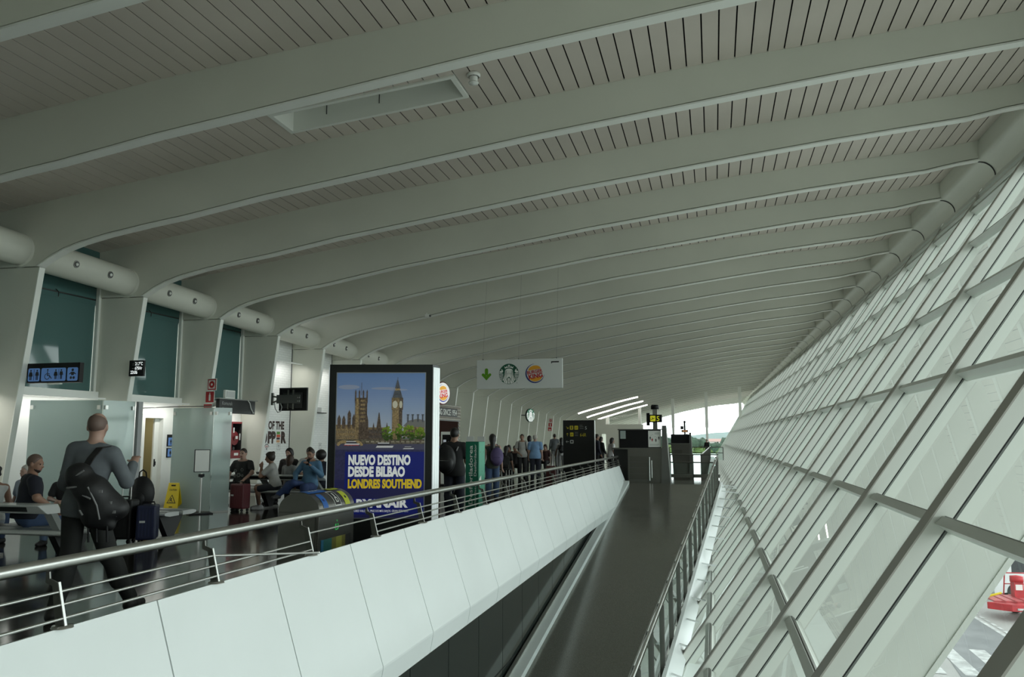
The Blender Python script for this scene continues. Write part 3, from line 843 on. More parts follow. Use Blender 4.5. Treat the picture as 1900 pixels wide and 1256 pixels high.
for i in range(3):
    fire_plate((-12.36 - .04 * i, ribY(18) - .172, 2.80 - .33 * i), (1, 0, 0), .31, i, 'fire_sign', ('small far red fire sign, topmost of three left of dark totem', 'small far red fire sign, middle of three left of dark totem', 'small far red fire sign, lowest of three left of dark totem')[i], 'red fire signs on the far column')
t = thing('lettered_sign', 'long dark lettered panel on the wall behind the frosted screen', 'sign', (-12.42, 18.12, 2.25))
mb = MB(); mb.box((0, 0, 0), (.10, 1.66, .36), DARK); mb.box((-.02, -.05, .36), (.13, 1.74, .385), mat('pale_grey', (.35, .36, .34), .5)); mb.build('panel', t, .004)
P = Plate((.10, 0, 0), (0, 1, 0), (0, 0, 1)); P.text('Komunak', .12, .21, .10, I_GREY, 2, .01, width=.46); P.text('Aseos', .12, .09, .065, I_GREY, 2, .0, width=.28); P.build('lettering', t)
m2 = MB(); m2.tube([(.12, 1.25, .38), (.13, 1.35, .30), (.125, 1.42, .16), (.12, 1.53, .05)], .012, WHITE, n=8); m2.sphere((.12, 1.54, .04), .02, WHITE, 8, 6); m2.build('cable', t)
m2 = MB(); m2.box((-.62, .2, .1), (0, .24, .14), STEELD); m2.box((-.62, 1.4, .1), (0, 1.44, .14), STEELD); m2.build('wall_bracket', t)
t = thing('emergency_light', 'small white emergency light box on top of the dark wall panel', 'light', (-12.41, 18.40, 2.636))
mb = MB(); mb.box((0, 0, 0), (.07, .44, .22), WHITE); mb.build('housing', t, .01)
m2 = MB(); m2.box((.07, .04, .03), (.085, .40, .19), mat('opal', (.6, .62, .6), .3)); m2.build('diffuser', t)
t = thing('fire_hose_cabinet', 'red fire hose cabinet with glass front on the wall', 'cabinet', (WX + .004, 19.40, 1.05))
mb = MB(); CR = mat('cabinet_red', (.20, .008, .012), .4); mb.box((0, 0, 0), (.28, .48, .22), CR); mb.box((0, 0, .95), (.28, .48, 1.0), CR); mb.box((0, .455, .2), (.28, .48, .96), DARK); mb.box((0, 0, .2), (.28, .03, .96), CR); mb.box((0, .03, .2), (.02, .46, .96), DARK); mb.build('case', t)
m2 = MB(); m2.tube([(.12, .24, .55), (.22, .24, .55)], .19, CR, n=24); m2.tube([(.11, .24, .55), (.24, .24, .55)], .07, I_DKRED, n=16); m2.tube([(.12, .24, .27), (.2, .24, .27)], .05, DARK, n=12); m2.build('hose_reel', t)
P = Plate((.282, 0, 0), (0, 1, 0), (0, 0, 1)); P.rect(.14, .08, .34, .15, I_WHITE, 1); P.rect(.06, .70, .12, .84, I_WHITE, 1); P.rect(.36, .50, .41, .68, I_WHITE, 1); P.rect(.18, .53, .29, .61, I_WHITE, 1); P.build('notice', t)
# washroom door signs
for i, (za, zb, lb) in enumerate(((1.40, 1.69, 'small blue man pictogram sign beside the washroom door, upper'), (1.13, 1.36, 'small blue woman pictogram sign beside the washroom door, lower'))):
    t = thing('door_sign', lb, 'sign', (WX + .004, 17.10, za), 0, 'blue door signs')
    mb = MB(); mb.box((0, 0, 0), (.015, .25, zb - za), BLK); mb.build('plate', t)
    P = Plate((.015, 0, 0), (0, 1, 0), (0, 0, 1)); P.rect(.03, .02, .22, zb - za - (.075 if i == 0 else .02), SB, 2); man_icon(P, .125, .04, .15, I_BLACK, 3, i == 1); P.build('pictogram', t)

# ------------------------------------------------------------------ television on an arm, seen from behind
t = thing('television', 'flat television seen from behind on a grey wall arm', 'television', (-11.36, 20.12, 2.36), math.radians(-3))
mb = MB(); mb.box((-.44, 0, 0), (.44, .07, .64), BLK); mb.box((-.30, -.03, .08), (.30, 0, .5), DARK); mb.box((-.44, -.005, .60), (.44, 0, .64), DARK); mb.build('screen_case', t, .01)
m2 = MB(); m2.box((-.46, -.10, .20), (.28, -.06, .44), mat('arm_grey', (.11, .115, .11), .45, metal=.5)); m2.box((-.14, -.06, .04), (-.09, -.03, .58), STEELD); m2.box((.02, -.06, .04), (.07, -.03, .58), STEELD)
for a in (.22, .27):
    for b in (.26, .36): m2.sphere((a, -.105, b), .014, STEEL, 8, 6)
m2.build('mount', t)
m2 = MB(); m2.box((-.66, -.06, .16), (-.60, 0, .50), STEELD); m2.tube([(-.60, -.03, .24), (-.44, -.08, .28)], .025, STEELD, n=8); m2.tube([(-.60, -.03, .40), (-.44, -.08, .38)], .025, STEELD, n=8); m2.build('wall_bracket', t)
m2 = MB(); m2.tube([(-.52, -.1, .22), (-.47, -.13, .06), (-.38, -.14, -.05), (-.29, -.13, -.02), (-.27, -.11, .10), (-.32, -.11, .20)], .014, mat('cable_grey', (.35, .36, .35), .5), n=8); m2.build('cable', t)

# ------------------------------------------------------------------ lettering and marks on the white brick wall
t = thing('wall_lettering', 'black wall lettering reading OF THE over large burger coloured letters', 'lettering', (WX, 21.54, 1.2))
P = Plate((0, 0, 0), (0, 1, 0), (0, 0, 1)); BR = ink('brown', (.035, .015, .012))
P.text('E', -.03, .68, .24, BR, 2, .05, width=.12); P.text('OF THE', .17, .68, .24, BR, 2, .05, width=.92)
P.text('O', -.17, .27, .33, BR, 2, .07, width=.30); P.text('PP', .16, .27, .33, BR, 2, .07, width=.46); P.text('R', .92, .27, .33, BR, 2, .07, width=.32)
P.rect(.66, .52, .86, .60, ink('lettuce', (.10, .30, .05)), 2); P.rect(.66, .43, .88, .51, ink('tomato', (.60, .08, .03)), 2); P.rect(.66, .36, .86, .42, BR, 2); P.rect(.66, .27, .86, .345, ink('bun', (.65, .36, .18)), 2)
P.build('letters', t)
t = thing('wifi_sign', 'small wifi mark on the white brick wall under the lettering', 'sign', (WX, 21.6, 1.2))
P = Plate((0, 0, 0), (0, 1, 0), (0, 0, 1))
for r_, m_ in ((.15, BR), (.10, I_RED), (.05, BR)): P.arc(.06, .08, r_ - .022, r_, 25, 155, m_, 2, 16)
P.disc(.06, .07, .025, BR, 2, 12); P.disc(.06, -.06, .02, BR, 2, 10); P.build('mark', t)
for i, y in enumerate((22.24, 24.93)):
    t = thing('plug_sign', ('small outlined plug mark right of the wifi mark on brick', 'small outlined plug mark on the brick left of the billboard')[i], 'sign', (WX, y, 1.24))
    P = Plate((0, 0, 0), (0, 1, 0), (0, 0, 1))
    for a0, b0, a1, b1 in ((0, 0, .2, .015), (0, .185, .2, .2), (0, 0, .015, .2), (.185, 0, .2, .2), (.06, .11, .14, .15), (.09, .05, .11, .11), (.075, .15, .085, .175), (.115, .15, .125, .175)): P.rect(a0, b0, a1, b1, I_GREY, 2)
    P.build('mark', t)
t = thing('speaker_box', 'small grey box on a ledge on the white brick wall', 'box', (WX, 24.6, 2.44))
mb = MB(); mb.box((0, 0, .03), (.1, .28, .20), mat('box_grey', (.45, .46, .45), .5)); mb.build('housing', t, .008)
m2 = MB(); m2.box((-.01, -.12, 0), (.12, .62, .03), DARK); m2.build('ledge', t)

# ------------------------------------------------------------------ burger counter along the wall
t = thing('burger_roundel', 'lit round burger logo sign on the wall right of the billboard', 'sign', (-11.42, 33.05, 3.55))
n = Vector((.93, -.36, 0)).normalized(); r_ = Vector((-n.y, n.x, 0)); R_ = .47
M_ = Matrix(((r_.x, 0, n.x, 0), (r_.y, 0, n.y, 0), (0, 1, 0, 0), (0, 0, 0, 1)))
mb = MB(M=M_); mb.lathe([(0, -.12), (R_ + .03, -.12), (R_ + .03, 0), (R_, .004), (0, .004)], I_DKRED, 36); mb.build('case', t)
P = Plate(n * .006, r_, (0, 0, 1)); P.disc(0, 0, R_ - .01, W_EM, 1, 36); burger_logo(P, 0, 0, R_ * .82, 2, W_EM, R_EM, O_EM, B_EM); P.build('sign_face', t)
m2 = MB(); m2.tube([n * -.12, Vector((-.75, .9, 0))], .04, DARK, n=8); m2.build('bracket', t)
BXf = -12.02
t = thing('burger_fascia', 'striped wooden counter front with SINCE 1954 lettering above the dark menu', 'counter', (BXf, 29.0, 0))
WOOD = mat('slat_wood', (.22, .17, .12), .5, noise=(4, .2)); MENU = mat('menu_brown', (.030, .012, .009), .9, spec=.1)
mb = MB()
for j in range(9):
    z = 2.46 + j * .078
    mb.box((-.05, 0, z), (0, 8.5, z + .05), WOOD if j % 2 else mat('slat_pale', (.42, .38, .30), .5))
mb.box((-.055, 0, 2.40), (-.03, 8.46, 3.16), DARK); mb.build('fascia', t)
m2 = MB(); m2.box((.0, 4.5, 2.62), (.02, 7.9, 3.0), BLK); m2.build('name_board', t)
P = Plate((.02, 0, 0), (0, 1, 0), (0, 0, 1)); P.text('NG SINCE 1954', 5.1, 2.67, .28, I_WHITE, 2, .02, width=2.7); P.build('lettering', t)
m2 = MB()
for j in range(6): m2.box((-.055, 0, 1.75 + j * .11), (-.035, 8.2, 1.75 + j * .11 + .10), MENU)
m2.box((-.075, 0, 0), (-.055, 8.3, 2.42), MENU); m2.build('menu_board', t)
m2 = MB()
for j in range(14): m2.box((-.05, 8.25, .3 + j * .155), (-.01, 8.45, .3 + j * .155 + .07), mat('slat_pale', (.42, .38, .30), .5))
m2.box((-.07, 8.22, 0), (-.05, 8.42, 2.42), DARK); m2.build('side_post', t)
t = thing('order_kiosk', 'white framed touch screen kiosk behind the man in black', 'kiosk', (-8.78, 26.1, 0))
mb = MB(); mb.box((-.30, 0, .05), (.30, .12, 1.82), WHITE); mb.box((-.36, .0, 0), (.36, .35, .05), DARK); mb.build('cabinet', t, .03)
m2 = MB(); m2.box((-.235, -.01, .75), (.235, 0, 1.72), BLK); m2.box((-.2, -.015, 1.0), (-.10, -.01, 1.55), ink('screen_pale', (.5, .55, .6), .3)); m2.build('screen', t)
t = thing('standing_sign', 'brown standing panel with round burger logo beside the kiosk', 'panel', (-8.75, 24.6, 0))
mb = MB(); mb.box((-.62, 0, 0), (.14, .06, 1.66), mat('panel_brown', (.10, .055, .035), .5)); mb.build('panel', t)
P = Plate((-.62, 0, 0), (1, 0, 0), (0, 0, 1)); P.disc(.40, 1.42, .20, I_WHITE, 2); burger_logo(P, .40, 1.42, .165, 3); P.rrect(.42, .86, .64, .93, .03, I_ORANGE, 2); P.build('sign_face', t)
for i, x in enumerate((-8.45, -8.05)):
    t = thing('notice_board', ('pale notice board behind the green pillar, left one', 'pale notice board behind the green pillar, right one')[i], 'board', (x, 27.5, 0))
    mb = MB(); mb.box((-.13, 0, 1.2), (.13, .04, 1.66), I_SIGNW); mb.build('board', t)
    m2 = MB(); m2.box((-.03, .01, 0), (.03, .03, 1.2), STEELD); m2.box((-.13, -.15, 0), (.13, .2, .02), STEELD); m2.build('stand', t)
t = thing('coffee_roundel', 'lit green round coffee logo sign on the far column', 'sign', (-11.55, 50.9, 3.08))
n = Vector((.90, -.43, 0)).normalized(); r_ = Vector((-n.y, n.x, 0)); R_ = .44
M_ = Matrix(((r_.x, 0, n.x, 0), (r_.y, 0, n.y, 0), (0, 1, 0, 0), (0, 0, 0, 1)))
mb = MB(M=M_); mb.lathe([(0, -.1), (R_, -.1), (R_, 0), (0, .002)], DARK, 32); mb.build('case', t)
P = Plate(n * .006, r_, (0, 0, 1)); P.step = .004; siren_logo(P, 0, 0, R_ * .97, 1, G_EM, W_EM); P.build('sign_face', t)
m2 = MB(); m2.tube([n * -.1, Vector((-.62, -.55, 0))], .03, DARK, n=8); m2.build('bracket', t)
# ------------------------------------------------------------------ advertising totem
ca, sa = math.cos(math.radians(14.113)), math.sin(math.radians(14.113))
t = thing('advertising_totem', 'tall dark advertising totem with a river city travel poster', 'billboard', (-5.57, 10.93, 0), math.radians(14.113))
mb = MB(); Wd = 1.545
mb.hexa([(0, 0, .12), (Wd, 0, .12), (Wd + .08, .20, .12), (0, .20, .12), (0, 0, 2.70), (Wd, 0, 2.70), (Wd + .08, .20, 2.69), (0, .20, 2.69)], mat('totem_black', (.012, .013, .013), .35))
mb.box((.05, .04, 0), (Wd - .05, .18, .12), BLK); mb.build('cabinet', t)
SIDE = mat('side_lit_strip', (.75, .80, .80), .35, emit=(.85, .95, .95, .25))
for sg, nm in ((1, 'side_strip'), (-1, 'side_strip')):
    m2 = MB()
    for j in range(3):
        u0, u1 = .05 + j * .32, .05 + j * .32 + .26
        x = lambda u: (Wd + .003 + .08 * u) if sg > 0 else (-.003)
        o_ = .012 * sg
        m2.hexa([(x(u0), .2 * u0, .15), (x(u1), .2 * u1, .15), (x(u1) + o_, .2 * u1, .15), (x(u0) + o_, .2 * u0, .15), (x(u0), .2 * u0, 2.66), (x(u1), .2 * u1, 2.66), (x(u1) + o_, .2 * u1, 2.66), (x(u0) + o_, .2 * u0, 2.66)], SIDE)
    m2.build(nm, t)
def pr(name, c, g=.24, nz=None):
    m = mat('print_' + name, c, .35, emit=(*c, g), noise=nz)
    if nz:
        n, l = m.node_tree.nodes, m.node_tree.links; b = n['Principled BSDF']
        l.new(b.inputs['Base Color'].links[0].from_socket, b.inputs['Emission Color'])
    return m
P = Plate((.115, 0, .44), (1, 0, 0), (0, 0, 1)); PW, PH = 1.32, 2.13
P.rect(-.012, -.012, PW + .012, PH + .012, mat('poster_edge', (.3, .31, .31), .4), 1)
sky = [(.34, .37, .41), (.30, .35, .42), (.25, .31, .41), (.20, .27, .40), (.16, .23, .38), (.125, .20, .355), (.10, .175, .335)]
b0 = 1.17
for i in range(28):
    q = i / 27 * (len(sky) - 1); j = min(int(q), len(sky) - 2); w = q - j
    c = tuple((1 - w) * sky[j][n_] + w * sky[j + 1][n_] for n_ in range(3))
    P.rect(0, b0 + (PH - b0) * i / 28, PW, b0 + (PH - b0) * (i + 1) / 28, pr('sky%d' % i, c, .3), 2)
cl = pr('cloud', (.24, .28, .38))
for a, b, w, h in ((.10, 1.92, .16, .035), (.62, 1.90, .22, .02), (.85, 1.88, .14, .015)): P.disc(a + w * .5, b, w, cl, 3, 20, rb=h)
s1 = pr('stone', (.20, .145, .075), .24, (45, .55)); s2 = pr('stone_shade', (.085, .062, .045), .24, (45, .55)); s3 = pr('stone_light', (.30, .215, .10), .24, (60, .5)); roof = pr('roof_slate', (.07, .075, .085), .24, (40, .35))
# palace: long range, square tower on the left
P.rect(0, 1.13, .78, 1.32, s1, 4); P.rect(.42, 1.13, .78, 1.29, s2, 5)
for i in range(26): P.rect(.01 + i * .029, 1.32 if i < 14 else 1.29, .018 + i * .029, (1.345 if i < 14 else 1.31), s2, 4)
P.rect(0, 1.13, .30, 1.36, s1, 5)
for a, h in ((.02, 1.45), (.09, 1.44), (.17, 1.52), (.24, 1.46)):
    P.rect(a, 1.3, a + .05, h, s2, 6); P.poly([(a, h), (a + .05, h), (a + .025, h + .06)], s2, 6)
for i in range(11): P.rect(.015 + i * .026, 1.15, .024 + i * .026, 1.33, s3, 6)
P.rect(.28, 1.13, .46, 1.76, s2, 7); P.rect(.28, 1.13, .34, 1.76, s1, 8)
for a in (.275, .33, .39, .445):
    P.rect(a, 1.68, a + .02, 1.84, s2, 8); P.poly([(a - .003, 1.84), (a + .023, 1.84), (a + .01, 1.885)], s2, 8)
for j in range(6): P.rect(.30, 1.40 + j * .06, .325, 1.44 + j * .06, s3, 9); P.rect(.36, 1.40 + j * .06, .43, 1.43 + j * .06, s1, 9)
P.rect(.368, 1.8, .374, 1.99, s2, 8)
P.poly([(.36, 1.13), (.49, 1.13), (.48, 1.42), (.45, 1.56), (.41, 1.56)], s2, 8)
P.poly([(.60, 1.28), (.68, 1.28), (.645, 1.54), (.635, 1.54)], s2, 7)
for a in (.54, .74): P.poly([(a, 1.28), (a + .04, 1.28), (a + .02, 1.40)], s2, 7)
# clock tower
P.rect(.835, 1.13, .985, 1.60, s1, 7); P.rect(.935, 1.13, .985, 1.60, s2, 8); P.rect(.825, 1.58, .995, 1.76, s1, 8); P.rect(.94, 1.58, .995, 1.76, s2, 9)
for i in range(4): P.rect(.85 + i * .022, 1.18, .858 + i * .022, 1.56, s3, 8)
P.disc(.875, 1.66, .038, pr('clock', (.50, .48, .38)), 9, 18, rb=.055); P.disc(.962, 1.66, .022, pr('clock', (.5, .48, .38)), 10, 18, rb=.055)
P.poly([(.835, 1.76), (.985, 1.76), (.955, 1.87), (.865, 1.87)], roof, 8); P.rect(.875, 1.87, .945, 1.90, s3, 8); P.poly([(.87, 1.90), (.95, 1.90), (.915, 2.03), (.905, 2.03)], roof, 8); P.rect(.907, 2.02, .913, 2.07, roof, 8)
# building on the right, chimneys
P.rect(1.02, 1.18, PW, 1.34, s1, 5); P.poly([(1.0, 1.34), (PW, 1.32), (PW, 1.42), (1.22, 1.45), (1.08, 1.42)], pr('roof_light', (.15, .15, .14)), 6)
for a in (1.06, 1.13, 1.21, 1.28): P.rect(a, 1.40, a + .022, 1.50, roof, 7); P.rect(a - .008, 1.5, a + .03, 1.515, roof, 7)
for i in range(6): P.rect(1.03 + i * .05, 1.22, 1.05 + i * .05, 1.31, s2, 6)
# trees, embankment, water and boats
tr1 = pr('tree', (.10, .17, .02), .24, (50, .6)); tr2 = pr('tree_light', (.17, .25, .03), .24, (60, .5)); tr3 = pr('tree_dark', (.04, .075, .015), .24, (50, .6))
random.seed(3)
for a, h, q in ((.78, .20, .085), (.965, .22, .075), (1.115, .23, .085), (1.255, .17, .065)):
    P.rect(a - .01, 1.10, a + .01, 1.2, s2, 10)
    for _ in range(34):
        t_ = random.uniform(0, 6.28); u_ = math.sqrt(random.random())
        dx, dz = q * u_ * math.cos(t_), h * .55 * u_ * math.sin(t_)
        P.disc(a + dx, 1.14 + h * .5 + dz, .022, tr2 if dz + dx * .4 > .035 else tr1 if dz > -.03 else tr3, 11, 8, rb=.018)
for i in range(60): P.rect(.012 + (i % 30) * .0255, 1.16 + (i // 30) * .075, .019 + (i % 30) * .0255, 1.20 + (i // 30) * .075, roof, 6)
P.rect(0, 1.07, PW, 1.145, pr('quay', (.10, .085, .06), .24, (40, .6)), 9)
for i in range(12): P.rect(.45 + i * .075, 1.10, .50 + i * .075, 1.115, pr('quay_light', (.30, .27, .2)), 10)
for a in (.12, .31): P.arc(a, 1.02, .07, .11, 20, 160, s3, 11, 14)
P.rect(0, .42, PW, 1.075, pr('river', (.032, .032, .085), .24, (30, .3)), 9); P.rect(0, .99, PW, 1.075, pr('river_far', (.06, .06, .10)), 10)
bw = pr('boat_white', (.55, .55, .55)); bd = pr('boat_dark', (.03, .03, .04))
for a, b, l, h in ((.13, 1.06, .22, .045), (.60, 1.02, .25, .06), (1.0, 1.0, .16, .03)):
    P.poly([(a, b), (a + l, b), (a + l * 1.06, b + h * .5), (a + .02, b + h * .5)], bw, 12); P.rect(a + .03, b + h * .5, a + l * .85, b + h, bd, 12); P.rect(a + .03, b + h, a + l * .8, b + h * 1.25, bw, 12)
P.rect(.13, 1.052, .35, 1.062, pr('boat_red', (.4, .03, .03)), 13)
# blue text panel
pb = pr('panel_blue', (.008, .014, .16)); pb2 = pr('panel_blue_dark', (.02, .02, .085)); tw = pr('text_white', (.72, .74, .72), .35); ty = pr('text_yellow', (.62, .45, .02), .35)
P.rect(0, 0, PW, .55, pb2, 10); P.rect(.15, .42, PW, .96, pb, 11); P.rect(.22, .05, PW, .28, pb, 11)
P.text('NUEVO DESTINO', .20, .775, .140, tw, 13, .055, width=.92); P.text('DESDE BILBAO', .20, .605, .140, tw, 13, .055, width=.84); P.text('LONDRES SOUTHEND', .20, .435, .125, ty, 13, .055, width=1.09)
P.text('RYANAIR', .33, .155, .115, tw, 13, .05, width=.76)
P.arc(.235, .20, .028, .052, 60, 330, ty, 13, 18); P.poly([(.19, .145), (.21, .145), (.30, .235), (.27, .25)], ty, 14)
P.text('ORES VALORES. PRECIOS MÁS BAJOS. GRAN SERVICIO.', .30, .085, .034, tw, 13, .004, width=.80)
P.build('poster', t)

# ------------------------------------------------------------------ recycling bin
t = thing('recycling_bin', 'barrel topped steel recycling bin with coloured stickers in front of the billboard', 'bin', (-4.98, 9.05, 0))
bw_, bl = .28, .98
mb = MB(); mb.box((-bw_, 0, .03), (bw_, bl, .70), SATIN); mb.build('body', t, .01)
mb = MB(); prof = [(bw_ * math.cos(a), .70 + .235 * math.sin(a)) for a in np.linspace(0, math.pi, 25)]
mb.prism(prof, (0, bl, 0), (1, 0, 0), (0, 0, 1), bl, SATIN, True); mb.build('lid', t)
m2 = MB(); m2.box((-bw_ + .03, -.006, .08), (bw_ - .03, 0, .62), SATIN); m2.box((bw_ - .05, -.008, .06), (bw_ - .045, 0, .66), BLK); m2.build('front_door', t)
m2 = MB(); gl_ = ink('bin_blue', (.02, .16, .30)); 
for y0, y1, m_ in ((.06, .12, gl_), (.12, .34, ink('bin_teal', (.02, .14, .13))), (.34, .46, ink('bin_olive', (.18, .17, .03))), (.46, .62, ink('bin_lime', (.34, .34, .05))), (.62, .72, ink('bin_olive', (.18, .17, .03))), (.72, .88, DARK)):
    m2.box((bw_, y0, .06), (bw_ + .006, y1, .36), m_)
m2.build('window_strip', t)
def lid_patch(mbx, a0, a1, y0, y1, m, h=.004):
    v = []; n_ = 8
    for a in np.linspace(math.radians(a0), math.radians(a1), n_):
        for y in (y0, y1): v.append(((bw_ + h) * math.cos(a), y, .70 + (.235 + h) * math.sin(a)))
    mbx.add(v, [(2 * i, 2 * i + 1, 2 * i + 3, 2 * i + 2) for i in range(n_ - 1)], m)
SBL = ink('sticker_blue', (.02, .12, .42)); SYL = ink('sticker_yellow', (.50, .55, .03))
for (a0, a1, y0, y1, m_, m3) in ((66, 100, .02, .50, SBL, I_WHITE), (10, 58, .12, .25, SBL, I_BLUE), (14, 62, .45, .60, I_BLACK, I_WHITE), (10, 60, .72, .86, SYL, I_BLACK), (72, 100, .62, .90, SYL, I_BLACK), (74, 96, .52, .60, BLK, I_WHITE)):
    m2 = MB()
    if m_ is I_BLACK: lid_patch(m2, a0 - 3, a1 + 3, y0 - .012, y1 + .012, I_WHITE, .003)
    lid_patch(m2, a0, a1, y0, y1, m_)
    ac, yc = (a0 + a1) / 2, (y0 + y1) / 2
    if m_ is SBL and a0 > 60:
        for j in range(3): lid_patch(m2, ac - 3, ac + 3, y0 + .14 + j * .08, y0 + .19 + j * .08, m3, .006)
    elif m_ is I_BLACK: lid_patch(m2, a0 + 8, a0 + 24, yc - .035, yc + .035, m3, .006); lid_patch(m2, a0 + 11, a0 + 21, yc - .018, yc + .018, m_, .008); lid_patch(m2, a0 + 24, a1 - 6, yc - .012, yc + .012, m3, .006)
    else: lid_patch(m2, ac - 4, ac + 4, yc - .02, yc + .02, m3, .006)
    m2.build('sticker', t)
m2 = MB(); gg = ink('glow_green', (.05, .55, .12), .3)
m2.tube([(bw_ + .004, .45, .52), (bw_ + .004, .43, .48), (bw_ + .004, .44, .45), (bw_ + .004, .50, .45), (bw_ + .004, .52, .48), (bw_ + .004, .50, .52)], .006, gg, n=6); m2.tube([(bw_ + .004, .48, .55), (bw_ + .004, .48, .57)], .005, gg, n=6); m2.build('recycling_mark', t)
m2 = MB(); m2.lathe([(0, 0), (.05, 0), (.05, .025), (0, .03)], STEEL, 16, M=Matrix.Translation((-.25, bl, .2)))
m2.build('hinge_cap', t)

# ------------------------------------------------------------------ green defibrillator pillar
t = thing('defibrillator_pillar', 'green defibrillator pillar with upright white lettering', 'pillar', (-4.39, 14.0, 0))
GP = mat('pillar_green', (.010, .13, .075), .4); GP2 = mat('pillar_green_lit', (.05, .30, .19), .35)  # paler green on the side: light falling there put into the colour
mb = MB(); mb.box((0, 0, 0), (.245, .40, 1.54), GP); mb.build('body', t, .006)
m2 = MB(); m2.box((.245, .01, .01), (.252, .39, 1.53), GP2); m2.build('lit_side', t)
P = Plate((.0, 0, 0), (1, 0, 0), (0, 0, 1)); P.text('Desfibriladorea', .135, .42, .075, I_WHITE, 2, .008, width=1.05, rot=math.pi / 2); P.text('Defibrillator', .205, .30, .038, I_WHITE, 2, 0, width=.52, rot=math.pi / 2); P.text('Desfibrilador', .205, .92, .046, I_WHITE, 2, .004, width=.57, rot=math.pi / 2)
P.build('lettering', t)
P = Plate((0, 0, 0), (1, 0, 0), (0, 0, 1)); P.arc(.02, .22, 0, .12, -90, 90, I_GREY, 2, 20); P.build('pale_roundel', t)
P = Plate((.252, 0, 0), (0, 1, 0), (0, 0, 1)); P.poly([(.02, .72), (.15, .78), (.15, .93), (.02, .87)], I_WHITE, 1)
for a, b in ((.10, 1.35), (.30, 1.35), (.2, 1.0)): P.disc(a, b, .012, DARK, 1, 8)
P.build('sticker', t)

# ------------------------------------------------------------------ information totem
t = thing('information_totem', 'broad black wayfinding totem with yellow gate symbols', 'sign', (-5.92, 32.0, 0))
mb = MB(); mb.box((0, 0, .05), (1.27, .22, 2.32), mat('totem_panel', (.012, .012, .012), .32)); mb.box((.1, .05, 0), (1.17, .17, .05), BLK); mb.build('panel', t, .008)
m2 = MB(); m2.box((1.272, .02, .05), (1.285, .20, 2.31), STEEL); m2.build('edge_strip', t)
YE_ = ink('sign_yellow', (.42, .36, .02), .1); P = Plate((0, 0, 0), (1, 0, 0), (0, 0, 1))
def arrow(P, a, b, s, ang, m):
    c, d = math.cos(ang), math.sin(ang)
    for poly in ([(-.5, -.06), (.4, -.06), (.4, .06), (-.5, .06)], [(.5, 0), (.12, .36), (.04, .28), (.33, 0)], [(.5, 0), (.33, 0), (.04, -.28), (.12, -.36)]):
        P.poly([(a + s * (x * c - y * d), b + s * (x * d + y * c)) for x, y in poly], m, 2)
def plane_icon(P, a, b, s, m, k=3):
    P.poly([(a + s * x, b + s * y) for x, y in ((-.4, -.1), (-.3, -.18), (.35, .12), (.42, .22), (.3, .22))], m, k); P.poly([(a + s * x, b + s * y) for x, y in ((-.05, .02), (.12, .08), (-.15, .34), (-.25, .34))], m, k); P.poly([(a + s * x, b + s * y) for x, y in ((-.40, -.12), (-.32, -.14), (-.42, .08), (-.48, .08))], m, k)
arrow(P, .18, 2.02, .13, math.radians(-45), YE_); P.rrect(.28, 1.94, .42, 2.10, .02, YE_, 2); P.rrect(.47, 1.94, .62, 2.10, .02, YE_, 2); plane_icon(P, .545, 2.0, .13, I_BLACK)
P.rect(.33, 1.97, .37, 2.07, I_BLACK, 3); P.disc(.35, 2.085, .012, I_BLACK, 3, 8)
P.text('5', .90, 1.95, .13, I_SIGNW, 2, .0)
arrow(P, .18, 1.75, .13, math.pi / 2, YE_); P.rrect(.29, 1.67, .43, 1.83, .02, YE_, 2); plane_icon(P, .36, 1.73, .12, I_BLACK); P.text('6-6R', .70, 1.67, .14, YE_, 2, .0, width=.24)
arrow(P, .18, 1.46, .13, math.pi, I_SIGNW); P.rrect(.29, 1.39, .43, 1.53, .02, I_SIGNW, 2); P.rect(.325, 1.425, .395, 1.495, I_BLACK, 3)
for b in (2.11, 2.05, 1.98): P.rect(.68, b, .68 + (.12 if b > 2.1 else .16), b + .012, I_GREY, 2)
for b in (1.83, 1.77, 1.70): P.rect(.48, b, .48 + .14, b + .012, I_GREY, 2)
P.build('sign_face', t)

# ------------------------------------------------------------------ gate desk at the head of the ramp
t = thing('gate_desk', 'dark boarding gate desk at the head of the ramp with poster', 'desk', (-3.35, 29.62, 0))
mb = MB(); mb.box((.27, 0, 0), (1.50, .9, 1.24), mat('desk_steel', (.13, .126, .11), .42, metal=.6, noise=(2, .05))); mb.build('base', t)
m2 = MB(); m2.box((-.30, .02, 1.20), (1.52, 1.0, 1.25), STEELD); m2.box((-.28, .3, 0), (.27, .9, 1.2), DARK); m2.build('counter', t)
m2 = MB(); m2.box((-.03, .05, 1.25), (1.48, .10, 1.90), BLK); m2.box((-.09, .0, 1.90), (1.52, .35, 1.935), STEELD); m2.box((-.06, .06, 1.25), (-.03, .34, 1.9), STEELD); m2.build('screen_panel', t)
m2 = MB(); m2.hexa([(1.46, -.04, 0), (1.78, -.04, 0), (1.78, .9, 0), (1.46, .9, 0), (1.52, -.02, 2.06), (1.66, -.02, 2.06), (1.66, .5, 2.06), (1.52, .5, 2.06)], mat('blade_grey', (.14, .14, .13), .4, metal=.5)); m2.build('side_blade', t)
m2 = MB()
for j in range(4): m2.box((.33, -.012, .12 + j * .21), (1.02, 0, .12 + j * .21 + .20), mat('door_steel', (.10, .096, .082), .4, metal=.6))
dr = m2.build('door', t)
m2 = MB(); m2.tube([(1.05, -.05, .08), (1.05, -.05, .92)], .022, STEEL, n=10); m2.tube([(1.13, -.05, .18), (1.13, -.05, .80)], .016, STEEL, n=8); m2.build('door_pull', dr)
P = Plate((0, .05, 0), (1, 0, 0), (0, 0, 1)); P.rect(1.02, 1.28, 1.47, 1.87, I_WHITE, 2)
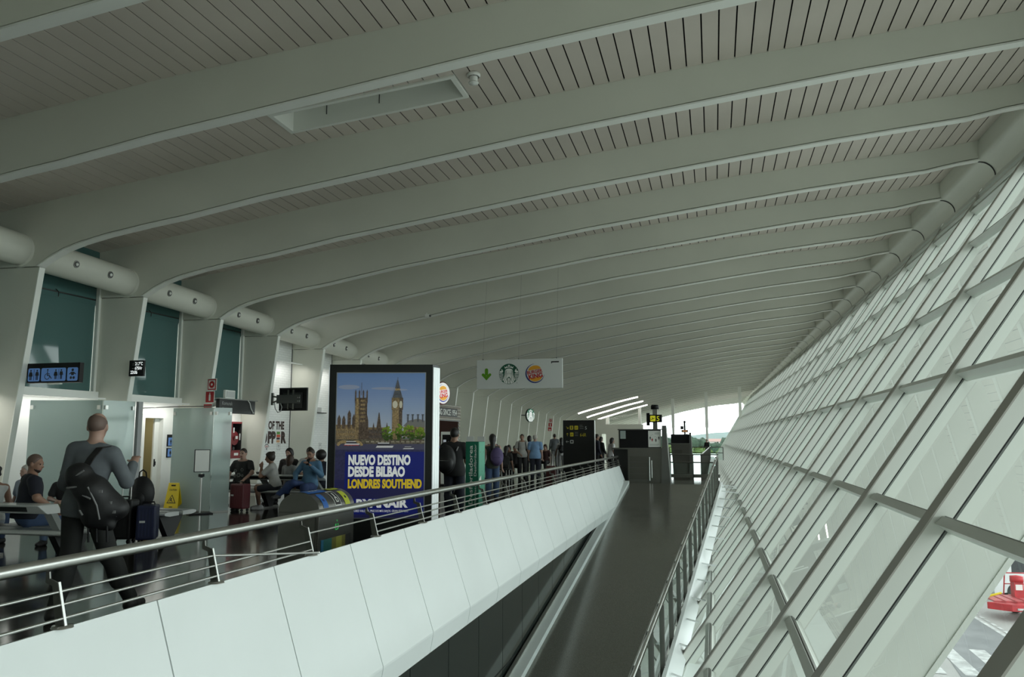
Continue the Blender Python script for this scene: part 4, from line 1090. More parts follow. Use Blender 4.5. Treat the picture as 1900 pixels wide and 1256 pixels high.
for i, (a, b, m_) in enumerate(((1.09, 1.58, I_BLACK), (1.16, 1.52, I_RED), (1.29, 1.50, I_BLACK), (1.40, 1.58, I_BLACK))): man_icon(P, a, b - .04, .13, m_, 3, i == 1)
for a, b in ((1.12, 1.70), (1.17, 1.73), (1.27, 1.66), (1.32, 1.62)): P.disc(a, b, .012, I_GREY, 3, 8)
P.rect(1.25, 1.78, 1.42, 1.80, I_GREY, 3); P.rect(1.25, 1.74, 1.42, 1.755, I_GREY, 3); P.rect(1.07, 1.37, 1.40, 1.385, I_GREY, 3); P.rect(1.07, 1.33, 1.36, 1.34, I_GREY, 3)
P.build('poster', t)
P = Plate((0, .05, 0), (1, 0, 0), (0, 0, 1)); P.rect(.0, 1.58, .20, 1.87, mat('pale_notice', (.35, .42, .41), .4), 2)
for j in range(5): P.rect(.03, 1.62 + j * .045, .17, 1.63 + j * .045, I_GREY, 3)
P.build('notice', t)
t = thing('gate_sign', 'grey pole with black and yellow gate number five sign', 'sign', (-2.17, 31.0, 0))
mb = MB(); mb.box((-.085, 0, 0), (.085, .17, 2.72), mat('pole_grey', (.22, .22, .20), .4, metal=.5)); mb.build('pole', t)
m2 = MB(); m2.lathe([(0, 0), (.15, 0), (.15, .12), (.12, .17), (0, .17)], BLK, 16, M=Matrix.Translation((0, .08, 2.70))); m2.build('camera_cap', t)
m2 = MB(); m2.box((-.32, .02, 2.08), (-.20, .12, 2.56), BLK); m2.box((-.20, .05, 2.2), (-.08, .1, 2.45), STEELD); m2.build('loudspeaker', t)
m2 = MB(); m2.box((-.20, -.09, 2.20), (.27, -.02, 2.49), BLK); m2.build('sign_box', t)
P = Plate((-.20, -.09, 2.20), (1, 0, 0), (0, 0, 1)); YL_ = ink('gate_yellow', (.62, .60, .02), .35); P.rrect(.03, .04, .23, .25, .02, YL_, 2); plane_icon(P, .13, .13, .19, I_BLACK); P.text('5', .27, .05, .19, YL_, 2, .01); P.build('sign_face', t)
# second desk further on
t = thing('gate_desk', 'smaller far boarding desk beyond the glass barrier', 'desk', (-1.95, 38.0, 0))
mb = MB(); mb.hexa([(.10, 0, 0), (.80, 0, 0), (.80, .8, 0), (.10, .8, 0), (.0, -.1, 1.34), (.86, -.1, 1.34), (.86, .8, 1.34), (.0, .8, 1.34)], MATS['desk_steel']); mb.build('base', t)
m2 = MB(); m2.box((0, .05, 1.36), (.88, .1, 1.78), BLK); m2.box((-.10, -.12, 1.33), (.88, .5, 1.37), STEELD); m2.build('screen_panel', t)
m2 = MB(); m2.hexa([(.82, -.1, 0), (.98, -.1, 0), (.98, .7, 0), (.82, .7, 0), (.84, -.06, 1.86), (.92, -.06, 1.86), (.92, .4, 1.86), (.84, .4, 1.86)], MATS['blade_grey']); m2.build('side_blade', t)
m2 = MB(); m2.box((.15, -.08, .9), (.5, -.05, 1.12), MATS['door_steel']); m2.build('door', t)
t = thing('gate_sign', 'far dark pole with small gate sign behind the second desk', 'sign', (-1.36, 39.5, 0))
mb = MB(); mb.box((-.04, 0, 0), (.04, .08, 2.36), BLK); mb.sphere((0, .04, 2.38), .06, BLK, 10, 6); mb.build('pole', t)
m2 = MB(); m2.box((-.16, -.05, 1.88), (.16, 0, 2.0), BLK); m2.box((-.2, -.03, 2.02), (-.05, .02, 2.18), DARK); m2.build('sign_box', t)
P = Plate((-.16, -.05, 1.88), (1, 0, 0), (0, 0, 1)); P.rect(.05, .02, .27, .10, ink('amber', (.45, .2, .08), .3), 2); P.build('sign_face', t)
# barrier across the head of the ramp
t = thing('barrier', 'low glass and steel barrier across the head of the ramp', 'barrier', (-.72, 32.0, 0))
mb = MB()
for z in (.97, .67): mb.tube([(-.98, 0, z), (.85, 0, z)], .025, STEELD, n=8)
mb.build('rails', t)
m2 = MB(); m2.box((-.98, -.02, .09), (.9, .05, .22), STEELD); m2.build('kick_plate', t)
for a in (-.96, -.1, .8):
    m2 = MB(); m2.box((a - .02, -.02, 0), (a + .02, .03, .97), STEELD); m2.build('post', t)
m2 = MB(); m2.add([(-.98, .015, .22), (.82, .015, .22), (.82, .015, .67), (-.98, .015, .67)], [(0, 1, 2, 3)], CLEARP); m2.build('glass_panel', t)
# railing of the next ramp
t = thing('railing', 'far steel railing along the next ramp beyond the barrier', 'railing', (-.45, 36, 0))
mb = MB(); mb.tube([(-.1, -1.5, .92), (.12, 32, .92)], .03, STEEL, n=8); mb.build('handrail', t)
for j in range(18):
    y = -1.4 + j * 1.9; x = -.1 + .22 * (y + 1.5) / 33.5
    m2 = MB(); m2.box((x - .03, y - .05, 0), (x + .03, y - .03, .90), STEELD); m2.box((x - .03, y + .03, 0), (x + .03, y + .05, .90), STEELD); m2.build('post', t)
m2 = MB(); m2.box((.15, -1.5, -.02), (.42, 32, .12), PARAW); m2.build('kerb', t)
t = thing('railing', 'far glass fronted railing at the end of the hall', 'railing', (0, 60, 0))
mb = MB()
for z in (.95, .55): mb.tube([(-3.2, 0, z), (.6, 0, z)], .03, STEELD, n=6)
mb.build('rails', t)
m2 = MB(); m2.add([(-3.2, .03, .05), (.6, .03, .05), (.6, .03, .9), (-3.2, .03, .9)], [(0, 1, 2, 3)], CLEARP); m2.build('glass_panel', t)
for a in (-3.2, -1.9, -.6, .6):
    m2 = MB(); m2.box((a - .03, -.03, 0), (a + .03, .03, .95), STEELD); m2.build('post', t)

# ------------------------------------------------------------------ frosted glass screens
def screen(pts, label, h=2.27):
    t = thing('glass_screen', label, 'screen', (pts[0][0], pts[0][1], 0), 0, 'frosted screens outside the washroom')
    for (xa, ya), (xb, yb) in zip(pts[:-1], pts[1:]):
        d = Vector((xb - xa, yb - ya, 0)); L = d.length; d.normalize(); n = Vector((-d.y, d.x, 0)) * .006
        A = Vector((xa - pts[0][0], ya - pts[0][1], 0)); B = A + d * (L - .012)
        m2 = MB(); z0 = Vector((0, 0, .03)); z1 = Vector((0, 0, h))
        m2.hexa([A + n + z0, B + n + z0, B - n + z0, A - n + z0, A + n + z1, B + n + z1, B - n + z1, A - n + z1], FROST); g = m2.build('glass_panel', t)
        m2 = MB()
        m2.hexa([A + n * 2, B + n * 2, B - n * 2, A - n * 2, A + n * 2 + z0, B + n * 2 + z0, B - n * 2 + z0, A - n * 2 + z0], STEELD); m2.build('floor_channel', g)
        for q in (A + d * .05, B - d * .05):
            m2 = MB(); m2.box(tuple(q + Vector((-.03, -.03, h - .16))), tuple(q + Vector((.03, .03, h - .09))), STEEL); m2.build('clamp', g)
    return t
s1_ = screen([(-11.75, 11.68), (-10.50, 12.0), (-10.33, 12.62)], 'left frosted glass screen in front of the white wall, behind the walking man')
m2 = MB(); m2.box((1.42, .95, .02), (1.48, 1.06, 2.27), mat('post_grey', (.30, .31, .31), .4)); m2.build('end_post', s1_)
s2_ = screen([(-11.78, 15.62), (-10.66, 15.50), (-10.41, 15.82)], 'right frosted glass screen behind the yellow caution sign')
m2 = MB(); m2.tube([(-1.25, .5, 2.30), (-.1, .02, 2.30), (1.12, -.12, 2.30)], .012, STEELD, n=6); m2.build('brace_bar', s2_)

# ------------------------------------------------------------------ caution board and poster stand
t = thing('caution_board', 'yellow folding wet floor caution board with warning triangle', 'sign', (-11.48, 15.28, 0), math.radians(8))
CY = mat('caution_yellow', (.80, .60, .015), .4)
mb = MB(); mb.hexa([(-.17, -.02, 0), (.17, -.02, 0), (.17, 0, 0), (-.17, 0, 0), (-.12, .10, .63), (.12, .10, .63), (.12, .12, .63), (-.12, .12, .63)], CY); mb.build('front_leaf', t, .006)
m2 = MB(); m2.hexa([(-.32, .34, 0), (.10, .34, 0), (.10, .36, 0), (-.32, .36, 0), (-.14, .13, .63), (.10, .13, .63), (.10, .15, .63), (-.14, .15, .63)], CY); m2.build('rear_leaf', t, .006)
P = Plate((-.15, -.022, 0), (1, 0, 0), (0, .187, .982)); P.text('CAUTION', .07, .47, .04, I_BLACK, 2, .01, width=.17)
P.poly([(.045, .20), (.255, .20), (.15, .39)], I_BLACK, 2); P.poly([(.07, .215), (.23, .215), (.15, .36)], CY, 3); P.disc(.145, .30, .016, I_BLACK, 4, 10); P.poly([(.13, .29), (.15, .28), (.18, .24), (.17, .235), (.14, .26), (.11, .245), (.11, .255)], I_BLACK, 4); P.rect(.10, .225, .20, .232, I_BLACK, 4)
P.rect(.11, .115, .19, .13, I_BLACK, 2); P.rect(.09, .03, .21, .075, BLK, 2); P.rect(.10, .57, .20, .60, BLK, 2); P.build('lettering', t)
t = thing('poster_stand', 'slim floor stand with blank white poster frame beside the frosted screen', 'stand', (-10.66, 15.15, 0), math.radians(48))
mb = MB(); mb.box((-.24, -.16, 0), (.24, .16, .025), BLK); mb.build('base', t, .004)
m2 = MB(); m2.tube([(0, 0, .02), (0, 0, .86)], .022, STEEL, n=12); m2.build('pole', t)
m2 = MB(); m2.tube([(0, -.03, .80), (0, .03, .80)], .04, BLK, n=10); m2.box((-.06, -.02, .78), (.06, .02, .84), BLK); m2.build('clamp', t)
m2 = MB(); m2.box((-.16, -.012, .88), (.16, .012, 1.36), BLK); fr_ = m2.build('frame', t)
m2 = MB(); m2.box((-.145, -.016, .895), (.145, -.011, 1.345), I_WHITE); m2.build('sheet', fr_)

# ------------------------------------------------------------------ benches
BEN = mat('bench_white', (.60, .62, .61), .3); BENT = mat('bench_top', (.22, .235, .23), .35)
def bench(x0, x1, Y, label, back=True, half=.63, bx=None, by=0.0):
    t = thing('bench', label, 'bench', (x1, Y, 0), 0, 'long double sided waiting benches')
    L = x1 - x0
    for sg in (-1, 1):
        mb = MB()
        h_ = half - .63; P_ = [(.05, .37), (.05, .43), (.55 + h_, .435), (.61 + h_, .425), (.63 + h_, .405), (.61 + h_, .385), (.5 + h_, .365)]
        P_ = [(sg * a, b) for a, b in P_][::-sg]
        mb.prism(P_, (-L, 0, 0), (0, 1, 0), (0, 0, 1), L, BEN, True)
        s_ = mb.build('seat', t)
        m2 = MB(); m2.box((-L + .02, min(sg * .06, sg * (.54 + h_)), .433), (-.03, max(sg * .06, sg * (.54 + h_)), .440), BENT); m2.build('seat_pad', s_)
    if back:
        e_ = .02 if bx is None else bx - x1; w_ = .22 if half > .5 else .17
        mb = MB(); mb.hexa([(-L, by - w_ + .05, .64), (e_, by - w_ + .05, .64), (e_, by + w_ - .05, .64), (-L, by + w_ - .05, .64), (-L, by - w_, .75), (e_ - .12, by - w_, .75), (e_ - .12, by + w_, .75), (-L, by + w_, .75)], BEN); b_ = mb.build('backrest', t, .012)
        for sg in (-1, 1):
            m2 = MB(); f0, f1 = by + sg * (w_ - .035), by + sg * (w_ - .012)
            m2.hexa([(-L, f0, .665), (e_ - .30, f0, .665), (e_ - .30, by, .665), (-L, by, .665), (-L, f1 + sg * .006, .725), (e_ - .30, f1 + sg * .006, .725), (e_ - .30, by, .725), (-L, by, .725)], DARK); m2.build('backrest_pad', b_)
    n_ = max(2, int(L / 1.3) + 1)
    for i in range(n_):
        x = -.22 - i * (L - .4) / (n_ - 1)
        m2 = MB()
        if back: m2.hexa([(x - .08, by - .05, .43), (x + .04, by - .05, .43), (x + .04, by + .05, .43), (x - .08, by + .05, .43), (x - .24, by - .05, .65), (x - .12, by - .05, .65), (x - .12, by + .05, .65), (x - .24, by + .05, .65)], BENT)
        m2.hexa([(x - .05, -.3, .37), (x + .05, -.3, .37), (x + .05, .3, .37), (x - .05, .3, .37), (x - .05, -.08, .03), (x + .05, -.08, .03), (x + .05, .08, .03), (x - .05, .08, .03)], DARK)
        m2.box((x - .05, -.35, 0), (x + .05, .35, .035), STEELD); m2.build('leg', t)
    return t
bench(-11.2, -7.92, 8.86, 'nearest long bench at the left edge, under the seated bearded man', True, .36, -8.24, -.16)
bench(-10.6, -8.40, 11.45, 'second long bench behind the navy suitcase', False, .40)
bench(-11.6, -8.55, 16.95, 'bench behind the red suitcase, with three people seated in a row')

# ------------------------------------------------------------------ luggage
def suitcase(loc, w, d, h, m, name, label, rz=0, handle=.0, trim=None):
    t = thing(name, label, 'luggage', loc, rz)
    mb = MB(); mb.box((-w / 2, -d / 2, .06), (w / 2, d / 2, .06 + h), m); mb.build('shell', t, .03)
    m2 = MB()
    for j in range(1, 6): m2.box((-w / 2 + j * w / 6 - .006, -d / 2 - .004, .12), (-w / 2 + j * w / 6 + .006, -d / 2, h), trim or m)
    m2.box((-w / 2 + .05, -d / 2 - .008, h * .62), (-w / 2 + .13, -d / 2 - .003, h * .68), I_SIGNW); m2.build('front_panel', t)
    for a in (-1, 1):
        for b in (-1, 1):
            m2 = MB(); m2.tube([(a * (w / 2 - .05) - .015, b * (d / 2 - .04), .03), (a * (w / 2 - .05) + .015, b * (d / 2 - .04), .03)], .03, BLK, n=10); m2.build('wheel', t)
    m2 = MB(); m2.tube([(-.09, 0, .06 + h), (-.08, 0, .10 + h), (.08, 0, .10 + h), (.09, 0, .06 + h)], .012, BLK, n=8); m2.build('carry_handle', t)
    if handle:
        m2 = MB()
        for a in (-.07, .07): m2.tube([(a, d / 2 - .04, .06 + h), (a, d / 2 - .04, .06 + h + handle)], .009, STEEL, n=8)
        m2.tube([(-.09, d / 2 - .04, .06 + h + handle), (.09, d / 2 - .04, .06 + h + handle)], .016, BLK, n=8); m2.build('trolley_handle', t)
    return t
suitcase((-10.22, 15.95, 0), .40, .24, .54, mat('case_red', (.10, .006, .012), .45), 'suitcase', 'dark red cabin suitcase standing in front of the tattooed man in black', math.radians(-14))
suitcase((-8.52, 10.82, 0), .28, .38, .52, mat('case_navy', (.012, .016, .05), .35), 'suitcase', 'navy blue hard suitcase standing on the floor right of the walking man', math.radians(30), 0.0, mat('case_navy2', (.018, .024, .08), .3))
suitcase((-8.92, 10.75, 0), .40, .24, .60, mat('case_black', (.006, .006, .007), .45), 'suitcase', 'black suitcase with raised white trolley handle behind the navy suitcase', math.radians(10), .36)
t = thing('backpack', 'black backpack with top loop standing on the bench behind the walking man', 'bag', (-9.12, 11.40, .445))
mb = MB(); mb.sphere((0, 0, .26), (.22, .15, .28), mat('bag_black', (.008, .008, .009), .6), 18, 12); mb.build('bag_body', t)
m2 = MB(); m2.tube([(-.07, 0, .5), (-.06, 0, .60), (0, 0, .64), (.06, 0, .60), (.08, 0, .5)], .012, BLK, n=8); m2.build('top_loop', t)
m2 = MB(); m2.sphere((0, -.12, .18), (.15, .06, .13), MATS['bag_black'], 14, 8); m2.build('pocket', t)
# ------------------------------------------------------------------ people: one continuous skin per body, clothes and hair as parts
def surf_nets(F, org, h):
    """vertices and quads of the zero level of a sampled distance field"""
    nx, ny, nz = F.shape
    ins = F < 0
    def cor(A, i, j, k): return A[i:nx - 1 + i, j:ny - 1 + j, k:nz - 1 + k]
    c = [(i, j, k) for i in (0, 1) for j in (0, 1) for k in (0, 1)]
    s = sum(cor(ins, *q).astype(np.int8) for q in c)
    act = (s > 0) & (s < 8)
    idx = np.full(act.shape, -1, np.int64)
    I, J, K = np.nonzero(act); idx[I, J, K] = np.arange(len(I))
    pos = np.zeros((len(I), 3)); cnt = np.zeros(len(I))
    for a in c:
        for ax in range(3):
            if a[ax] == 1: continue
            b = list(a); b[ax] = 1
            fa = F[I + a[0], J + a[1], K + a[2]]; fb = F[I + b[0], J + b[1], K + b[2]]
            m = (fa < 0) != (fb < 0)
            t = np.where(m, fa / np.where(m, fa - fb, 1), 0)
            p = np.tile(np.array(a, float), (len(I), 1)); p[:, ax] += t
            pos += p * m[:, None]; cnt += m
    pos = pos / cnt[:, None] + np.stack([I, J, K], 1)
    V = pos * h + np.array(org)
    quads = []
    for ax in range(3):
        sl0 = [slice(None)] * 3; sl1 = [slice(None)] * 3
        sl0[ax] = slice(0, -1); sl1[ax] = slice(1, None)
        a, b = ins[tuple(sl0)], ins[tuple(sl1)]
        E_ = np.argwhere(a != b)
        u, v = (ax + 1) % 3, (ax + 2) % 3
        E_ = E_[(E_[:, u] > 0) & (E_[:, v] > 0) & (E_[:, u] < F.shape[u] - 1) & (E_[:, v] < F.shape[v] - 1)]
        if not len(E_): continue
        def ci(du, dv):
            q = E_.copy(); q[:, u] -= du; q[:, v] -= dv
            return idx[q[:, 0], q[:, 1], q[:, 2]]
        Q = np.stack([ci(1, 1), ci(0, 1), ci(0, 0), ci(1, 0)], 1)
        fl = a[E_[:, 0], E_[:, 1], E_[:, 2]]
        Q[~fl] = Q[~fl][:, ::-1]
        quads.append(Q)
    return V, np.concatenate(quads)

def field(prims, h, pad=.05):
    """smooth union of tapered bones ('c', a, b, ra, rb, k) and ellipsoids ('e', c, radii, R, k); ('x', point, normal) cuts away"""
    lo_ = np.full(3, 1e9); hi_ = np.full(3, -1e9)
    for p in prims:
        if p[0] == 'c':
            a, b, r = np.array(p[1]), np.array(p[2]), max(p[3], p[4])
            lo_ = np.minimum(lo_, np.minimum(a, b) - r); hi_ = np.maximum(hi_, np.maximum(a, b) + r)
        elif p[0] == 'e':
            c, r = np.array(p[1]), max(p[2]); lo_ = np.minimum(lo_, c - r); hi_ = np.maximum(hi_, c + r)
    lo_ -= pad; hi_ += pad
    n = np.ceil((hi_ - lo_) / h).astype(int) + 1
    F = np.full(n, .25)
    for p in prims:
        if p[0] == 'x': continue
        k = p[-1]
        if p[0] == 'c':
            a, b, ra, rb = np.array(p[1]), np.array(p[2]), p[3], p[4]
            l0 = np.minimum(a, b) - max(ra, rb) - .07; l1 = np.maximum(a, b) + max(ra, rb) + .07
        else:
            c, r = np.array(p[1]), np.array(p[2]); l0 = c - max(r) - .07; l1 = c + max(r) + .07
        i0 = np.maximum(0, ((l0 - lo_) / h).astype(int)); i1 = np.minimum(n, ((l1 - lo_) / h).astype(int) + 2)
        X, Y, Z = np.meshgrid(*[lo_[q] + h * np.arange(i0[q], i1[q]) for q in range(3)], indexing='ij')
        if p[0] == 'c':
            ab = b - a; L2 = ab @ ab + 1e-9
            t = np.clip(((X - a[0]) * ab[0] + (Y - a[1]) * ab[1] + (Z - a[2]) * ab[2]) / L2, 0, 1)
            d = np.sqrt((X - a[0] - t * ab[0]) ** 2 + (Y - a[1] - t * ab[1]) ** 2 + (Z - a[2] - t * ab[2]) ** 2) - (ra + (rb - ra) * t)
        else:
            R = p[3]
            x, y, z = X - c[0], Y - c[1], Z - c[2]
            if R is not None:
                x, y, z = (R[0, 0] * x + R[1, 0] * y + R[2, 0] * z), (R[0, 1] * x + R[1, 1] * y + R[2, 1] * z), (R[0, 2] * x + R[1, 2] * y + R[2, 2] * z)
            q0 = np.sqrt((x / r[0]) ** 2 + (y / r[1]) ** 2 + (z / r[2]) ** 2)
            q1 = np.sqrt((x / r[0] ** 2) ** 2 + (y / r[1] ** 2) ** 2 + (z / r[2] ** 2) ** 2)
            d = q0 * (q0 - 1) / np.maximum(q1, 1e-6)
        sl = tuple(slice(i0[q], i1[q]) for q in range(3))
        f = F[sl]; hh = np.clip(.5 + .5 * (f - d) / k, 0, 1)
        F[sl] = f * (1 - hh) + d * hh - k * hh * (1 - hh)
    for p in prims:
        if p[0] == 'x':
            X, Y, Z = np.meshgrid(*[lo_[q] + h * np.arange(n[q]) for q in range(3)], indexing='ij')
            P_, N_ = np.array(p[1], float), np.array(p[2], float)
            F = np.maximum(F, (X - P_[0]) * N_[0] + (Y - P_[1]) * N_[1] + (Z - P_[2]) * N_[2])
    return F, lo_

def skin_mesh(name, prims, h, m, parent, paint=None):
    F, o = field(prims, h)
    V, Q = surf_nets(F, o, h)
    me = bpy.data.meshes.new(name); me.from_pydata(V.tolist(), [], Q.tolist())
    ms = m if isinstance(m, list) else [m]
    for q in ms: me.materials.append(q)
    if paint is not None:
        C_ = V[Q].mean(1); me.polygons.foreach_set('material_index', np.array(paint(C_), np.int32))
    me.polygons.foreach_set('use_smooth', [True] * len(Q)); me.update()
    ob = bpy.data.objects.new(name, me); COL.objects.link(ob); ob.parent = parent
    return ob

def rot(ax, deg):
    return np.array(Matrix.Rotation(math.radians(deg), 3, ax))
def unit(v): v = np.array(v, float); return v / (np.linalg.norm(v) + 1e-9)

SKINS = {'pale': mat('skin_pale', (.38, .235, .18), .5), 'tan': mat('skin_tan', (.27, .15, .10), .5), 'brown': mat('skin_brown', (.15, .08, .055), .5)}
HAIRS = {'black': mat('hair_black', (.010, .008, .008), .5), 'dark': mat('hair_dark', (.022, .014, .010), .5), 'brown': mat('hair_brown', (.05, .026, .016), .5), 'grey': mat('hair_grey', (.42, .40, .36), .6), 'shaved': mat('hair_shaved', (.13, .085, .068), .6)}
EYE = mat('eye_dark', (.01, .008, .008), .2); LIP = mat('lips', (.24, .09, .08), .5)

def person(label, loc, rz, pose='stand', H=1.75, skin='pale', hair=('dark', 'short'), shirt=(.1, .1, .1), sleeve='short', legs='long', trousers=(.02, .02, .03), shoes=(.02, .02, .02),
           lean=0.0, head=(0, 0), arms=((-12, 5, 20), (12, 5, 20)), legdir=None, hh=.014, group=None, extra=None, face=True, build=1.0, female=False, shirt2=None, thigh=(0, 0), spread=.10, back=None, neckline='crew', belly=0.0, side=0.0):
    """person facing +Y before turning by rz (degrees); arms: per side (out, forward, elbow bend) in degrees or ('pt', elbow, hand)"""
    t = thing('person', label, 'person', loc, math.radians(rz), group)
    s = H / 1.75
    S_ = lambda v: np.array(v, float) * s
    B = build
    hipz = .93 if pose == 'stand' else .53
    # spine
    sp = rot('Y', side) @ rot('X', -lean)
    hip = np.array([0, 0, hipz])
    up_ = lambda v: hip + sp @ (np.array(v) - np.array([0, 0, .93]))
    chest = up_([0, -.005, 1.29]); waist = up_([0, .0, 1.09]); neck = up_([0, -.02, 1.47])
    sh = [up_([sg * .175 * B, -.015, 1.405]) for sg in (-1, 1)]
    hy, hp = head
    HR = rot('Z', -hy) @ rot('X', -hp + 0) @ np.eye(3)
    hb = neck + sp @ np.array([0, .0, .045])
    hc = hb + HR @ np.array([0, .022, .115])
    P = []      # skin
    def hd(v): return hc + HR @ np.array(v)
    E3 = np.eye(3)
    P += [('e', hd([0, -.012, .022]), (.074, .094, .094), HR, .02), ('e', hd([0, .028, -.035]), (.058, .066, .082), HR, .03), ('c', hd([0, .05, -.085]), hd([0, .045, -.08]), .028, .028, .03)]
    P += [('c', hd([0, .088, -.005]), hd([0, .106, -.032]), .009, .015, .012), ('c', hd([-.045, .078, .018]), hd([.045, .078, .018]), .010, .010, .015), ('c', hd([-.02, .087, -.066]), hd([.02, .087, -.066]), .008, .008, .01)]
    for sg in (-1, 1): P.append(('e', hd([sg * .077, -.006, -.012]), (.012, .022, .034), HR @ rot('Z', sg * 20), .008))
    P += [('c', hb - sp @ np.array([0, 0, .05]), hc + HR @ np.array([0, -.015, -.05]), .060 * (0.88 if female else 1), .056 * (0.88 if female else 1), .03)]
    bw = .155 * B if not female else .14 * B
    T = [('e', chest, (bw + .005, .108 * B, .19), sp, .05), ('e', waist, (bw * .88, .098 * B + belly, .17), sp, .06), ('e', up_([0, 0, .96]), (.160 * B, .112 * B, .12), sp, .06),
         ('c', sh[0] * .9 + sh[1] * .1 , sh[1] * .9 + sh[0] * .1, .060, .060, .05), ('c', neck - sp @ np.array([.07, 0, .03]), neck - sp @ np.array([-.07, 0, .03]), .045, .045, .05)]
    if female: T += [('e', up_([sg * .07, .085, 1.25]), (.062, .055, .06), sp, .04) for sg in (-1, 1)]
    P += T
    A = []; hands = []
    for i, sg in enumerate((-1, 1)):
        a = arms[i]; s0 = sh[i]
        if a[0] == 'pt': el, ha = np.array(a[1], float), np.array(a[2], float)
        else:
            out, fw, bend = a[0] * (1 if sg > 0 else 1), a[1], a[2]
            d = sp @ (rot('X', fw) @ rot('Y', -out) @ np.array([0, 0, -1.0])) if False else sp @ np.array([math.sin(math.radians(out)), math.sin(math.radians(fw)), -math.cos(math.radians(fw)) * math.cos(math.radians(out))])
            d = unit(d); el = s0 + d * .285
            d2 = unit(sp @ np.array([math.sin(math.radians(out)) * .6, math.sin(math.radians(fw + bend)), -math.cos(math.radians(fw + bend))]))
            ha = el + d2 * .25
        A.append((s0, el, ha)); fd = unit(ha - el)
        P += [('c', s0, el, .053 * B, .041 * B, .03), ('c', el, ha, .041 * B, .029 * B, .025)]
        # hand: palm, four fingers, thumb
        side = unit(np.cross(fd, [0, 0, 1.0]) if abs(fd[2]) < .9 else np.array([0, 1.0, 0]) - fd * fd[1]); nrm = unit(np.cross(side, fd))
        pc = ha + fd * .055
        P += [('e', pc, (.038, .048, .018), np.stack([side, fd, nrm], 1), .02)]
        if hh <= .012:
            for j, (o_, ln) in enumerate(((-.029, .062), (-.010, .075), (.010, .078), (.028, .066))):
                k0 = ha + fd * .092 + side * o_; k1 = k0 + unit(fd - nrm * .35) * ln * .5; k2 = k1 + unit(fd - nrm * 1.0) * ln * .5
                P += [('c', k0, k1, .0095, .009, .006), ('c', k1, k2, .009, .008, .004)]
            k0 = ha + fd * .035 - side * .034; P += [('c', k0, k0 + unit(fd * .8 - side * .6 - nrm * .3) * .055, .012, .009, .008)]
        else:
            P += [('c', pc + fd * .03, pc + unit(fd - nrm * .4) * .10, .030, .018, .02), ('c', ha + fd * .03 - side * .03, ha + fd * .075 - side * .045, .012, .010, .01)]
    # legs
    Lg = []
    for i, sg in enumerate((-1, 1)):
        h0 = np.array([sg * .092 * B, 0, hipz - .02])
        if legdir: kn, an = [np.array(q, float) for q in legdir[i]]
        elif pose == 'stand':
            kn = h0 + np.array([sg * .01, .02 + math.sin(math.radians(thigh[i])) * .43, -.43 * math.cos(math.radians(thigh[i]))])
            an = np.array([sg * spread + .0, kn[1] - .03 - math.sin(math.radians(abs(thigh[i]))) * .18 * (1 if thigh[i] < 0 else -.6), .085])
        else:
            kn = h0 + np.array([sg * .05, .44, .01]); an = kn + np.array([0, .04, -(kn[2] - .085)])
        Lg.append((h0, kn, an))
        P += [('c', h0, kn, .082 * B, .055 * B, .04), ('c', kn, an, .053 * B, .034, .03), ('e', kn * .62 + an * .38 + np.array([0, -.018, 0]), (.048 * B, .05 * B, .10), None, .04)]
        P += [('c', an + np.array([0, -.03, -.045]), an + np.array([0, .13, -.06]), .035, .028, .03)]
    def sc(pr):
        o = []
        for p in pr:
            if p[0] == 'c': o.append(('c', p[1] * s, p[2] * s, p[3] * s, p[4] * s, p[5] * s))
            elif p[0] == 'e': o.append(('e', p[1] * s, tuple(q * s for q in p[2]), p[3], p[4] * s))
            else: o.append(('x', np.array(p[1]) * s, p[2]))
        return o
    def lipeye(C_):
        if not face: return np.zeros(len(C_))
        q = (C_ / s - hc) @ HR
        r = np.zeros(len(C_), np.int32)
        r[(q[:, 1] > .066) & (abs(q[:, 0]) < .026) & (abs(q[:, 2] + .066) < .009)] = 1
        return r
    skin_mesh('body', sc(P), hh * s, [SKINS[skin], LIP], t, lipeye)
    # clothes
    g = .016
    sm = shirt if not isinstance(shirt, tuple) else mat('cloth_%d' % len(MATS), shirt, .8, noise=(9, .12))
    C = [('e', p[1], tuple(q + g for q in p[2]), p[3], p[4]) if p[0] == 'e' else ('c', p[1], p[2], p[3] + (g if n_ < 4 else .012), p[4] + (g if n_ < 4 else .012), p[5]) for n_, p in enumerate(T)]
    C.append(('e', up_([0, 0, .93]), ((.198 if not female else .186) * B, (.150 if not female else .140) * B + belly, .26), sp, .05))
    for (s0, el, ha) in A:
        if sleeve == 'short': C.append(('c', s0, s0 + (el - s0) * .62, .074 * B, .070 * B, .025))
        elif sleeve == 'long': C += [('c', s0, el, .072 * B, .060 * B, .025), ('c', el, el + (ha - el) * .92, .060 * B, .044, .02)]
        elif sleeve == 'rolled': C += [('c', s0, el, .074 * B, .062 * B, .025), ('c', el, el + (ha - el) * .35, .062 * B, .058, .02)]
    hem = .845 if pose == 'stand' else .92
    C.append(('x', up_([0, 0, hem]), sp @ np.array([0, 0, -1.0])))
    nk = {'crew': (1.475, .0), 'vee': (1.46, .1), 'strap': (1.40, .06)}[neckline]
    C.append(('x', up_([0, .0, nk[0]]), unit(sp @ np.array([0, .45 + nk[1], 1.0]))))
    skin_mesh('top', sc(C), hh * s, sm, t, None)
